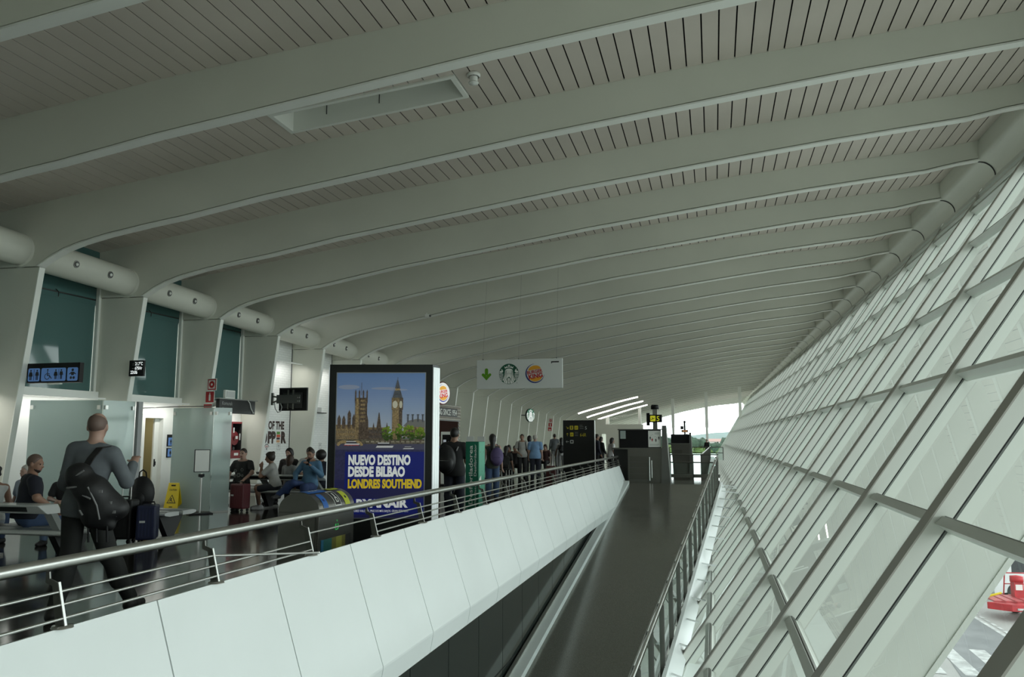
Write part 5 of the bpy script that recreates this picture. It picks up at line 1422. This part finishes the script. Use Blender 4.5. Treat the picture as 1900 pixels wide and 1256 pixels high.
    if legs:
        tm = trousers if not isinstance(trousers, tuple) else mat('cloth_%d' % len(MATS), trousers, .8, noise=(8, .15))
        C = [('e', up_([0, 0, .955]), (.168 * B, .124 * B + belly * .5, .13), sp, .05)]
        for (h0, kn, an) in Lg:
            C.append(('c', h0, kn if legs == 'long' else h0 + (kn - h0) * .82, .100 * B, (.082 if legs == 'long' else .088) * B, .04))
            if legs == 'long': C += [('c', kn, kn + (an - kn) * .94, .082 * B, .062, .03), ('e', kn * .62 + an * .38 + np.array([0, -.018, 0]), (.070 * B, .072 * B, .14), None, .05)]
        C.append(('x', up_([0, 0, 1.05]), sp @ np.array([0, 0, 1.0])))
        skin_mesh('trousers' if legs == 'long' else 'shorts', sc(C), hh * s, tm, t)
    shm = mat('shoe_%.2f_%.2f_%.2f' % shoes, shoes, .5)
    for i, (h0, kn, an) in enumerate(Lg):
        f0 = an + np.array([0, -.035, -.045]); f1 = an + np.array([(.02 if i else -.02), .155, -.055])
        C = [('c', f0, f1, .054, .044, .03), ('c', an + np.array([0, -.01, -.01]), an + np.array([0, .01, -.04]), .054, .054, .03), ('c', an + np.array([0, 0, -.04]), an + np.array([0, .10, -.05]), .052, .046, .03), ('x', an + np.array([0, 0, -.084]), np.array([0, 0, -1.0]))]
        skin_mesh('shoe', sc(C), hh * s, shm, t)
    # hair
    hm = HAIRS[hair[0]]; st = hair[1]; C = []
    e = .012 if st in ('short', 'buzz', 'bald') else .022
    if st == 'buzz': e = .006
    if st == 'bald': e = .004
    C.append(('e', hd([0, -.014, .024]), (.074 + e, .094 + e, .094 + e), HR, .02))
    if st in ('long', 'bob', 'bun', 'tail', 'curly'): C.append(('e', hd([0, -.035, -.01]), (.082, .085, .10), HR, .03))
    if st == 'long': C += [('c', hd([0, -.06, -.05]), hd([0, -.10, -.27]), .075, .06, .05)]
    if st == 'bob': C += [('c', hd([0, -.045, -.05]), hd([0, -.05, -.12]), .085, .075, .05)]
    if st == 'bun': C += [('e', hd([0, -.10, .09]), (.042, .042, .042), None, .01)]
    if st == 'tail': C += [('c', hd([0, -.10, .02]), hd([0, -.15, -.16]), .035, .018, .02)]
    if st == 'curly':
        rnd = random.Random(len(label))
        for _ in range(46):
            v = unit([rnd.gauss(0, 1), rnd.gauss(-.35, 1), rnd.gauss(.35, 1)]); C.append(('e', hd(v * np.array([.09, .105, .105]) + np.array([0, -.02, .02])), (.026, .026, .026), None, .012))
    if st == 'afro': C.append(('e', hd([0, -.035, .02]), (.13, .135, .13), HR, .03))
    yf = .045 if st in ('short', 'buzz', 'bald') else .055
    C.append(('x', hd([0, yf, .035]), unit(HR @ np.array([0, 1.0, -.62])) if st != 'bald' else unit(HR @ np.array([0, .55, 1.0]))))
    if st in ('short', 'buzz', 'bald'): C.append(('x', hd([0, -.05, -.055]), unit(HR @ np.array([0, .35, -1.0]))))
    skin_mesh('hair', sc(C), min(hh, .012) * s, hm, t)
    if face:
        for sg in (-1, 1):
            mb = MB(); mb.sphere(tuple(hd([sg * .031, .078, .002]) * s), .0125 * s, EYE, 8, 6); mb.build('eye', t)
    d = dict(t=t, hd=lambda v: hd(v) * s, up=lambda v: up_(v) * s, sh=[q * s for q in sh], arms=[(a * s, b * s, c * s) for a, b, c in A], s=s, legs=[(a * s, b * s, c * s) for a, b, c in Lg], sp=sp, hh=hh, HR=HR)
    return d
def beard(p, m, h=.010):
    hd = p['hd']
    HR = p['HR']; s = p['s']
    C = [('e', hd([0, .029, -.036]), tuple(q * s for q in (.0625, .0705, .087)), HR, .02), ('c', hd([0, .051, -.086]), hd([0, .046, -.082]), .033 * s, .033 * s, .02), ('x', hd([0, .0, -.052]), HR @ np.array([0, .30, 1.0])), ('x', hd([0, -.01, 0]), HR @ np.array([0, -1.0, 0]))]
    return skin_mesh('beard', C, h, m, p['t'])
CLK = (.010, .010, .011); NAVY = (.008, .009, .018); DENIM = (.05, .085, .17)
# --- the walking man
w = person('man in grey sweater walking away with a black holdall on his back', (-5.60, 6.25, 0), 16, side=7, H=1.84, skin='pale', hair=('shaved', 'bald'), shirt=(.105, .118, .128), sleeve='long', trousers=(.014, .015, .014), shoes=(.012, .011, .010),
           legdir=(((-.12, .05, .50), (-.14, -.12, .085)), ((.16, .16, .50), (.30, .34, .085))), arms=(('pt', (-.17, -.02, 1.13), (-.17, .20, 1.02)), ('pt', (.32, .06, 1.14), (.28, .27, 1.29))), head=(-4, 0), hh=.0105, face=False, build=.96)
t = w['t']
bag = thing('holdall', 'large black holdall slung across the walking man by one strap', 'bag', (-5.50, 6.25, .08), math.radians(16))
BK = mat('bag_nylon', (.008, .008, .009), .55, noise=(14, .5))
def bagp(v): return np.array(v, float)
C = [('c', bagp([-.04, -.25, 1.16]), bagp([.10, -.25, 1.05]), .095, .13, .06), ('c', bagp([.10, -.25, 1.06]), bagp([.30, -.20, .90]), .13, .10, .06), ('e', bagp([.15, -.26, .88]), (.15, .10, .13), None, .06), ('e', bagp([-.02, -.26, 1.22]), (.11, .09, .085), None, .05), ('c', bagp([.12, -.27, .80]), bagp([.26, -.24, .76]), .06, .05, .05)]
skin_mesh('bag_body', C, .012, BK, bag)
m2 = MB()
SW = mat('strap_black', (.012, .012, .013), .6)
pts = [(-.02, -.22, 1.20), (.03, -.17, 1.34), (.07, -.10, 1.43), (.10, .0, 1.445), (.12, .10, 1.36)]
for (a, b) in zip(pts[:-1], pts[1:]):
    d = Vector(b) - Vector(a); sd = Vector((.036, -.012, 0)); th = Vector((0, -.012, .006))
    A_, B_ = Vector(a), Vector(b)
    m2.hexa([A_ - sd, A_ + sd, A_ + sd + th, A_ - sd + th, B_ - sd, B_ + sd, B_ + sd + th, B_ - sd + th], SW)
m2.build('shoulder_strap', bag)
m2 = MB(); GRY = mat('webbing_grey', (.20, .20, .20), .5)
for pl_ in ([(-.08, -.345, 1.09), (.02, -.365, 1.10)], [(-.03, -.345, 1.18), (.06, -.35, 1.24)], [(.12, -.385, 1.10), (.20, -.372, .94), (.22, -.35, .82)], [(.08, -.385, 1.03), (.15, -.39, 1.0)], [(.27, -.30, .88), (.33, -.27, .84)], [(.05, -.36, .90), (.08, -.365, .86)]): m2.tube(pl_, .008, GRY, n=6)
m2.build('webbing', bag)
m2 = MB()
for c_, a in (((.20, -.345, 1.06), 0), ((.27, -.305, .96), 0), ((.30, -.295, .88), 0)): m2.box((c_[0] - .03, c_[1] - .012, c_[2] - .012), (c_[0] + .03, c_[1], c_[2] + .012), GRY)
m2.build('buckle', bag)
for x in (.10, .17, .26):
    m2 = MB(); m2.tube([(x, -.29, .76), (x + .01, -.29, .62)], .010, BLK, n=6); m2.build('strap_end', bag)

# --- seated at the left edge
p = person('bearded man in navy polo shirt seated with his back to us on nearest bench', (-8.98, 9.02, 0), -34, 'sit', 1.80, 'tan', ('shaved', 'buzz'), NAVY, 'short', 'long', DENIM, (.02, .02, .025), lean=3, head=(40, 8), arms=(('pt', (-.29, .08, .78), (-.10, .24, .66)), ('pt', (.33, .02, .80), (.24, .26, .62))), build=1.16, hh=.0125, belly=.03)
beard(p, HAIRS['dark'])
hat = thing('bucket_hat', 'crumpled olive cap held at the knee of the bearded man', 'hat', (-8.72, 9.26, .60))
skin_mesh('hat_body', [('e', np.array([0, 0, .04]), (.10, .07, .07), None, .03), ('c', np.array([-.06, -.02, 0]), np.array([.12, .02, -.05]), .045, .03, .03), ('e', np.array([.08, 0, .0]), (.09, .08, .03), None, .03)], .011, mat('hat_olive', (.13, .12, .065), .8), hat)
person('woman in white strappy top with dark curly hair at the left edge', (-9.66, 9.08, 0), 60, 'sit', 1.60, 'tan', ('black', 'curly'), (.62, .64, .62), 'none', 'long', (.40, .44, .50), (.3, .3, .3), lean=3, head=(-10, 5), arms=(('pt', (-.24, .05, .76), (-.06, .24, .74)), ('pt', (.25, .06, .76), (.06, .26, .72))), female=True, neckline='strap', hh=.0125)
person('seated person in pale blue shirt hidden behind the bearded man', (-10.75, 10.7, 0), 170, 'sit', 1.52, 'pale', ('grey', 'short'), (.16, .20, .25), 'short', 'long', DENIM, head=(0, 0), hh=.018, face=False)
person('young man in black tee and ripped jeans seated, mostly behind the walking man', (-9.86, 10.62, 0), 200, 'sit', 1.50, 'pale', ('black', 'short'), CLK, 'short', 'long', (.10, .15, .24), (.02, .02, .02), lean=8, head=(0, 22), arms=(('pt', (-.24, .10, .78), (-.04, .30, .74)), ('pt', (.25, .10, .78), (.04, .30, .75))), hh=.0125)

# --- row on the bench behind the red suitcase
p = person('man in black graphic tee and shorts seated behind the red suitcase', (-10.62, 16.60, 0), 186, 'sit', 1.78, 'pale', ('dark', 'buzz'), (.014, .014, .014), 'short', 'short', CLK, (.03, .03, .03), lean=-4, head=(0, 2), arms=(('pt', (-.30, .10, .80), (-.24, .36, .66)), ('pt', (.27, .06, .78), (.16, .30, .62))), hh=.0125)
m2 = MB(); GP_ = mat('print_grey', (.13, .13, .125), .7)
for cx, cz, rr_ in ((-.08, .88, .045), (.08, .86, .045), (0, .76, .06), (.09, .74, .04), (-.09, .75, .035)):
    for a in range(0, 360, 60): m2.sphere((cx + .6 * rr_ * math.cos(math.radians(a)), .148, cz + .6 * rr_ * math.sin(math.radians(a))), (rr_ * .35, .006, rr_ * .35), GP_, 8, 5)
m2.build('chest_print', p['t'])
person('woman in white tee and dark shorts seated sideways, hand at her mouth', (-9.70, 16.55, 0), 112, 'sit', 1.68, 'tan', ('dark', 'bun'), (.42, .42, .40), 'short', 'short', (.02, .022, .03), (.5, .5, .5), lean=14, head=(0, 10), arms=(('pt', (-.16, .34, .78), (-.02, .34, 1.00)), ('pt', (.18, .32, .76), (.05, .35, .95))), female=True, hh=.0125, legdir=(((-.12, .42, .50), (-.06, .34, .085)), ((.10, .45, .52), (.12, .40, .085))))
p = person('man in light blue shirt seated with crossed legs looking at his phone', (-8.84, 16.5, 0), 180, 'sit', 1.80, 'tan', ('dark', 'buzz'), (.075, .17, .28), 'long', 'long', (.022, .045, .13), (.05, .05, .05), lean=-6, head=(0, 14), arms=(('pt', (-.29, .02, .76), (-.14, .26, .98)), ('pt', (.30, .06, .78), (.18, .28, .60))), hh=.0125, legdir=(((-.12, .44, .52), (-.14, .48, .085)), ((.16, .42, .60), (.46, .50, .36))))
beard(p, HAIRS['dark'])
ph = thing('mobile_phone', 'dark phone held up by the man in light blue', 'phone', (0, 0, 0)); ph.parent = None
mx = Matrix.Translation((-8.84, 16.5, 0)) @ Matrix.Rotation(math.radians(180), 4, 'Z')
ph.matrix_world = mx @ Matrix.Translation((-.13, .33, 1.08)) @ Matrix.Rotation(math.radians(20), 4, 'X')
m2 = MB(); m2.box((-.036, -.005, -.072), (.036, .005, .072), BLK); m2.build('case', ph, .004)
m2 = MB(); m2.box((-.032, -.0065, -.066), (.032, -.005, .066), ink('phone_screen', (.05, .06, .08))); m2.build('screen', ph)
bench(-11.6, -8.9, 19.0, 'farther bench seen between the woman and the man in light blue')
person('dark haired woman in black seated on the farther bench', (-10.55, 18.60, 0), 190, 'sit', 1.74, 'pale', ('black', 'bob'), (.02, .018, .018), 'long', 'long', CLK, head=(15, 0), female=True, hh=.014)
person('woman with brown bob seen from behind in grey top', (-9.78, 17.30, 0), -15, 'sit', 1.56, 'pale', ('brown', 'bob'), (.24, .25, .25), 'short', 'long', NAVY, head=(-18, 4), female=True, hh=.014)
person('man in white tee with sunburnt face seated facing us', (-9.98, 18.60, 0), 200, 'sit', 1.78, 'pale', ('dark', 'short'), (.46, .47, .47), 'short', 'long', NAVY, head=(-25, 2), arms=(('pt', (-.30, .06, .80), (-.12, .30, .82)), ('pt', (.28, .06, .78), (.12, .28, .70))), hh=.014)
person('person in navy with a large black mane of hair, left of the billboard', (-8.98, 17.32, 0), 10, 'sit', 1.70, 'tan', ('black', 'afro'), (.010, .012, .024), 'long', 'long', NAVY, head=(10, 0), hh=.014, face=False)

# --- standing beyond the billboard
p = person('man in black tee seen from behind carrying a black backpack', (-4.93, 15.0, 0), 8, H=1.80, skin='tan', hair=('black', 'short'), shirt=CLK, sleeve='short', trousers=(.012, .014, .026), shoes=(.02, .02, .02), arms=(('pt', (-.30, -.06, 1.14), (-.22, .10, 1.04)), (8, 10, 40)), head=(6, 0), hh=.0125, face=False, build=1.06)
def backpack(p, label, m, w=.17, dy=-.20, z=1.18, h=.24, m2_=None, side=0):
    t_ = p['t']; b = thing('backpack', label, 'bag', tuple(t_.location), t_.rotation_euler.z)
    s = p['s']
    C = [('e', np.array([side, dy, z]) * s, (w, .10, h), None, .03), ('e', np.array([side, dy - .07, z - .08]) * s, (w * .75, .07, h * .5), None, .03)]
    skin_mesh('bag_body', C, .014, m, b)
    for sg in (-1, 1):
        mm = MB(); mm.tube([tuple(np.array(q) * s) for q in ((side * .4 + sg * .11, dy + .06, z + .16), (sg * .115, -.02, 1.485), (sg * .13, .10, 1.40), (sg * .15, .13, 1.22), (sg * .14, .02, 1.08))], .016, m2_ or m, n=6); mm.build('shoulder_strap', b)
    mm = MB(); mm.tube([tuple(np.array(q) * s) for q in ((side - w * .5, dy - .13, z - .02), (side + w * .5, dy - .13, z - .02))], .006, m2_ or GRY, n=5); mm.build('zip', b)
    return b
backpack(p, 'black backpack on the man in black, left of the green pillar', BK, .19, -.22, 1.16, .28, GRY, -.12)
person('dark figure partly hidden between the kiosk and the man in black', (-8.15, 24.7, 0), 160, H=1.66, skin='tan', hair=('black', 'short'), shirt=CLK, trousers=CLK, head=(20, 0), hh=.016)
person('person in bright blue top at the right edge of the billboard', (-7.66, 21.2, 0), 20, H=1.70, skin='tan', hair=('dark', 'short'), shirt=(.02, .10, .32), trousers=(.05, .05, .05), hh=.018, face=False)
p = person('long haired woman in jeans with a purple backpack', (-5.60, 20.2, 0), 14, H=1.70, skin='pale', hair=('black', 'long'), shirt=(.05, .055, .045), sleeve='none', trousers=DENIM, shoes=(.03, .02, .02), arms=((-10, 4, 12), (10, 2, 12)), head=(-8, 0), hh=.0125, face=False, female=True, neckline='strap')
backpack(p, 'purple backpack hanging on the long haired woman', mat('bag_purple', (.085, .06, .15), .7), .17, -.21, 1.16, .24, mat('strap_purple', (.05, .035, .09), .7), .12)
p = person('man in white tee facing us with a black rucksack strap', (-7.38, 31.0, 0), 196, H=1.76, skin='tan', hair=('dark', 'short'), shirt=(.40, .40, .38), trousers=(.015, .015, .016), head=(12, 0), arms=((-12, 8, 40), ('pt', (.28, .05, 1.12), (.10, .24, .98))), hh=.014)
backpack(p, 'black rucksack on the man in white tee', BK, .18, -.20, 1.2, .25)
person('person with dark hair just behind the man in white tee', (-7.45, 32.6, 0), 10, H=1.70, skin='tan', hair=('black', 'bob'), shirt=CLK, trousers=CLK, hh=.018, face=False)
person('grey haired man in light blue sports shirt seen from behind', (-6.52, 29.5, 0), 8, H=1.74, skin='pale', hair=('grey', 'short'), shirt=(.16, .28, .46), trousers=(.012, .014, .025), arms=((-8, 4, 15), (8, 4, 15)), hh=.0125, face=False, build=1.12)
person('man in grey jacket at the back, left of the black totem', (-8.62, 44.0, 0), 12, H=1.84, skin='tan', hair=('dark', 'short'), shirt=(.12, .13, .14), sleeve='long', trousers=(.16, .16, .16), hh=.02, face=False)
p = person('woman in white top with black backpack left of the black totem', (-7.12, 38.0, 0), 14, H=1.62, skin='tan', hair=('black', 'long'), shirt=(.40, .40, .40), sleeve='short', trousers=(.22, .22, .22), hh=.016, face=False, female=True)
backpack(p, 'small black backpack on the woman in white top', BK, .15, -.19, 1.17, .20)
# --- at the cafe tables
for i, (x, y, rz, hr, col, sk, lb) in enumerate(((-8.55, 31.0, 150, ('dark', 'short'), (.16, .15, .13), 'pale', 'dark haired diner in grey-brown top, leftmost at the cafe tables'), (-7.78, 31.4, 200, ('dark', 'short'), (.03, .028, .03), 'pale', 'diner in black leaning over the cafe table, facing us'), (-7.66, 29.5, 5, ('black', 'long'), (.016, .014, .013), 'tan', 'dark jacketed diner seen from behind in a dark chair'),
        (-8.5, 33.4, 170, ('black', 'bob'), (.03, .03, .03), 'tan', 'seated person in the middle of the diners, dark bob'), (-7.66, 37.0, 170, ('brown', 'long'), (.05, .02, .02), 'pale', 'small seated woman with brown hair right of the blue shirted man'))):
    person(lb, (x, y, 0), rz, 'sit', 1.70, sk, hr, col, 'short', 'long', CLK, lean=8, head=(0, 8), hh=.018, face=False)
TBL = mat('table_top', (.05, .05, .048), .3)
for i, (x, y, lb) in enumerate(((-8.0, 30.45, 'round cafe table beside the dark jacketed diner'), (-8.7, 32.75, 'round cafe table farther along the wall'))):
    t = thing('cafe_table', lb, 'table', (x, y, 0), 0, 'cafe tables')
    mb = MB(); mb.lathe([(0, .72), (.36, .72), (.37, .735), (.36, .75), (0, .75)], TBL, 24); mb.build('table_top', t)
    m2 = MB(); m2.tube([(0, 0, .03), (0, 0, .72)], .035, STEELD, n=10); m2.lathe([(0, .03), (.22, .02), (.23, 0), (0, 0)], STEELD, 20); m2.build('pedestal', t)
t = thing('cafe_chair', 'dark cafe chair with the jacketed diner in it', 'chair', (-7.66, 29.45, 0))
mb = MB(); mb.box((-.22, -.22, .42), (.22, .22, .46), DARK); mb.build('seat', t, .01)
m2 = MB(); m2.box((-.21, -.25, .62), (.21, -.22, .90), DARK); m2.box((-.20, -.24, .46), (-.17, -.22, .90), STEELD); m2.box((.17, -.24, .46), (.20, -.22, .90), STEELD); m2.build('backrest', t)
for a in (-.2, .2):
    for b in (-.2, .2):
        m2 = MB(); m2.tube([(a, b, 0), (a, b, .42)], .013, STEEL, n=8); m2.build('leg', t)
t = thing('luggage_trolley', 'pale upright trolley handle beside the blue shirted man', 'luggage', (-6.1, 30.4, 0))
mb = MB(); mb.box((-.18, -.1, 0), (.18, .12, .55), mat('case_maroon', (.07, .015, .015), .5)); mb.build('shell', t, .02)
m2 = MB(); m2.tube([(-.04, .1, .5), (-.04, .1, 1.0), (.04, .1, 1.0), (.04, .1, .5)], .012, STEEL, n=6); m2.build('trolley_handle', t)
# --- right of the totem
person('man in dark jacket in profile just right of the black totem', (-5.05, 35.2, 0), -60, H=1.78, skin='tan', hair=('dark', 'short'), shirt=(.014, .016, .03), sleeve='long', trousers=CLK, hh=.016, lean=6)
person('person in black behind the man in profile, right of the totem', (-5.25, 38.4, 0), -50, H=1.66, skin='pale', hair=('black', 'bob'), shirt=CLK, sleeve='long', trousers=CLK, hh=.02, face=False)
person('dark haired woman in white tee leaning by the gate desk', (-4.35, 34.6, 0), -55, H=1.62, skin='tan', hair=('black', 'bob'), shirt=(.55, .55, .55), sleeve='short', trousers=CLK, hh=.016, lean=12, female=True, face=False)
person('distant person in black by the railing against the trees', (-.62, 70.0, 0), 150, H=1.5, skin='pale', hair=('dark', 'short'), shirt=CLK, sleeve='long', trousers=CLK, hh=.022, face=False)
# ------------------------------------------------------------------ outside: apron, markings, vehicles, trees
mb = MB()
mb.add([(-400, -300, -6.5), (600, -300, -6.5), (600, 900, -6.5), (-400, 900, -6.5)], [(0, 1, 2, 3)], APR)
struct(mb.build('ground'))
PAINT = mat('road_paint', (.55, .56, .55), .6, noise=(3, .35))
mb = MB()
z = -6.49
def quad(P, m, dz=0): mb.add([(x, y, z + dz) for x, y in P], [(0, 1, 2, 3)], m)
quad([(5.5, 5), (11.9, 5), (11.35, 38.5), (10.6, 60), (5.5, 60)], ASPH)
ex = lambda y: 11.30 - (y - 38.5) * .035
quad([(ex(30), 30), (ex(30) + .16, 30), (ex(60) + .16, 60), (ex(60), 60)], PAINT, .004)
for i in range(34):
    y = 31 + i * .75
    quad([(ex(y) + .30, y), (ex(y) + .46, y), (ex(y) + .44, y + .5), (ex(y) + .28, y + .5)], PAINT, .004)
mb2 = mb
for i in range(6):
    x = 6.6 + i * 1.12
    quad([(x + .42, 31.6), (x + .97, 31.6), (x + 1.0, 35.6 - i * .1), (x + .45, 35.6 - i * .1)], PAINT, .004)
mb.build('road_markings')['kind'] = 'structure'
# minibus
t = thing('minibus', 'white minibus with dark side windows parked on the apron', 'vehicle', (13.75, 47.4, -6.5), math.radians(30))
VW = mat('van_white', (.62, .64, .64), .3); VG = mat('van_glass', (.03, .035, .04), .06); TYRE = mat('tyre', (.015, .015, .015), .7)
prof = [(-.9, .35), (-.95, .9), (-.80, 1.15), (-.1, 2.05), (.35, 2.30), (6.0, 2.36), (6.2, 2.2), (6.2, .35)]
mb = MB(); mb.prism(prof, (0, 1.0, 0), (1, 0, 0), (0, 0, 1), 2.0, VW); mb.build('body', t, .06)
m2 = MB()
for x0, x1 in ((.25, 1.5), (1.6, 3.0), (3.1, 4.5), (4.6, 6.0)): m2.box((x0, -1.012, 1.30), (x1, -.99, 2.0), VG)
m2.hexa([(-.62, -.9, 1.38), (-.64, -.9, 1.36), (-.64, .9, 1.36), (-.62, .9, 1.38), (-.14, -.85, 2.0), (-.16, -.85, 2.0), (-.16, .85, 2.0), (-.14, .85, 2.0)], VG); m2.build('windows', t)
for x in (.25, 4.6):
    for y in (-1.0, .82):
        m2 = MB(); m2.tube([(x, y - .03, .37), (x, y + .21, .37)], .37, TYRE, n=20); wv = m2.build('wheel', t)
        m2 = MB(); m2.tube([(x, y - .045, .37), (x, y - .03, .37)], .22, STEELD, n=16); m2.build('hub_cap', wv)
# red baggage loader
RD = mat('loader_red', (.45, .02, .03), .45, noise=(3, .25)); RDP = mat('loader_pink', (.50, .10, .11), .5)
t = thing('baggage_loader', 'red low platform baggage loader in front of the minibus', 'vehicle', (12.9, 42.2, -6.5), math.radians(6))
mb = MB(); mb.hexa([(-1.2, -.6, .45), (-.4, -1.2, .45), (5.5, -1.2, .45), (5.5, 1.1, .45), (-1.2, -.6, .75), (-.4, -1.2, .75), (5.5, -1.2, .75), (5.5, 1.1, .75)], RD)
mb.box((-.9, -.6, .75), (5.5, .9, .82), RDP)
for i in range(14): mb.box((-.5 + i * .42, -.9, .82), (-.42 + i * .42, .9, .85), RD)
mb.build('platform', t, .03)
m2 = MB(); m2.box((-.2, -1.26, .52), (5.5, -1.2, .60), PAINT); m2.box((.2, -1.3, .30), (5.5, -1.2, .44), STEELD); m2.build('bumper', t)
m2 = MB(); m2.box((.35, .2, .8), (.75, .6, 1.65), RD); m2.lathe([(0, 0), (.28, 0), (.28, .25), (0, .3)], RD, 16, M=Matrix.Translation((.55, .4, 1.5))); m2.box((.4, .19, 1.15), (.7, .2, 1.4), I_WHITE); m2.build('control_box', t)
m2 = MB()
for a in (.2, 1.2, 2.2): m2.tube([(a, 1.0, .8), (a + .1, 1.0, 1.8)], .03, RD, n=6)
m2.tube([(.3, 1.0, 1.8), (2.3, 1.0, 1.8)], .03, RD, n=6); m2.tube([(.25, 1.0, 1.3), (2.25, 1.0, 1.3)], .025, RD, n=6); m2.build('guard_rail', t)
m2 = MB(); m2.tube([(-1.0, .2, .8), (-.3, .0, 1.05)], .05, I_YEL, n=8); m2.build('lever', t)
for x in (.6, 4.6):
    for y in (-1.0, .8):
        m2 = MB(); m2.tube([(x, y, .28), (x, y + .2, .28)], .28, TYRE, n=14); m2.build('wheel', t)
# trees, hills
LEAF = [mat('leaf_a', (.045, .085, .03), .8, noise=(1.2, .4)), mat('leaf_b', (.085, .13, .03), .8, noise=(1.2, .4)), mat('leaf_c', (.035, .065, .04), .8, noise=(1.2, .4))]
TRUNK = mat('bark', (.05, .04, .03), .9)
rnd = random.Random(8)
def tree(x, y, h, w, m, label, grp='trees beyond the apron'):
    t = thing('tree', label, 'tree', (x, y, -6.5), 0, grp)
    mb = MB(); v = []
    for _ in range(16):
        c = (rnd.gauss(0, w * .28), rnd.gauss(0, w * .28), h * .62 + rnd.gauss(0, h * .13)); r = w * rnd.uniform(.20, .34)
        b0_ = len(mb.v); mb.sphere(c, (r, r, r * .85), m, 12, 8)
        for i in range(b0_, len(mb.v)): mb.v[i] = mb.v[i] + Vector((rnd.gauss(0, r * .09), rnd.gauss(0, r * .09), rnd.gauss(0, r * .09)))
    mb.build('crown', t)
    m2 = MB(); m2.tube([(0, 0, 0), (0, 0, h * .5)], .2, TRUNK, n=6); m2.build('trunk', t)
TL = ('olive green bushy tree', 'light green spreading tree', 'dark bluish green tree')
for i, (x, y, h, w, k) in enumerate(((-13, 170, 6.6, 8, 1), (-4, 165, 6.2, 8, 1), (5, 160, 6.0, 8, 1), (13, 168, 6.4, 7, 0), (-22, 175, 6.8, 8, 0), (-4, 230, 8.0, 9, 2), (7, 235, 8.3, 9, 2), (-15, 240, 8.0, 9, 2), (18, 230, 8.6, 9, 2), (-27, 245, 8.2, 9, 2), (-36, 205, 7.5, 9, 0))):
    tree(x, y, h, w, LEAF[k], TL[k] + (' of the nearer row', ' of the farther row')[y > 190] + ' outside the far window')
GRASS = mat('grass', (.10, .16, .04), .9, noise=(.2, .3))
mb = MB(); mb.add([(-300, 120, -6.48), (300, 120, -6.48), (300, 420, -6.48), (-300, 420, -6.48)], [(0, 1, 2, 3)], GRASS); mb.build('grass')['kind'] = 'stuff'
HILL = mat('hill_haze_green', (.20, .26, .25), .95, noise=(.02, .2))  # aerial haze mixed into the hill colour
mb = MB(); n_ = 90; v = []
for i in range(n_ + 1):
    x = -700 + 1400 * i / n_; h = 9 + 2.5 * math.sin(i * .31) + 2 * math.sin(i * .83 + 1)
    v += [(x, 640, -6.5), (x, 700, -6.5 + h), (x, 900, -6.5)]
f = []
for i in range(n_):
    a = 3 * i; f += [(a, a + 3, a + 4, a + 1), (a + 1, a + 4, a + 5, a + 2)]
mb.add(v, f, HILL, True); struct(mb.build('hills'))
ROOF = mat('roof_tile', (.42, .26, .23), .8); WALLT = mat('house_wall', (.55, .53, .5), .8)
for i, (x, w_) in enumerate(((-24, 34), (14, 40), (60, 30))):
    t = thing('building', ('long pale building with red roof left in the far view', 'long pale building with red roof in the middle of the far view', 'long pale building with red roof right in the far view')[i], 'building', (x, 480, -6.5))
    mb = MB(); mb.box((-w_ / 2, 0, 0), (w_ / 2, 14, 6.2), WALLT); mb.build('walls', t)
    m2 = MB(); m2.prism([(-1, 6.2), (15, 6.2), (7, 7.8)], (-w_ / 2, 0, 0), (0, 1, 0), (0, 0, 1), w_, ROOF); m2.build('roof', t)
for i, (x, y) in enumerate(((3.6, 120), (-5.5, 150))):
    t = thing('lamp_post', ('slim apron lamp post right of the far railing', 'slim apron lamp post left in the far view')[i], 'lamp post', (x, y, -6.5))
    mb = MB(); mb.tube([(0, 0, 0), (0, 0, 8.0)], .10, STEEL, n=8); mb.build('pole', t)
    m2 = MB(); m2.sphere((0, 0, 8.1), (.5, .3, .18), WHITE, 10, 6); m2.build('lamp_head', t)
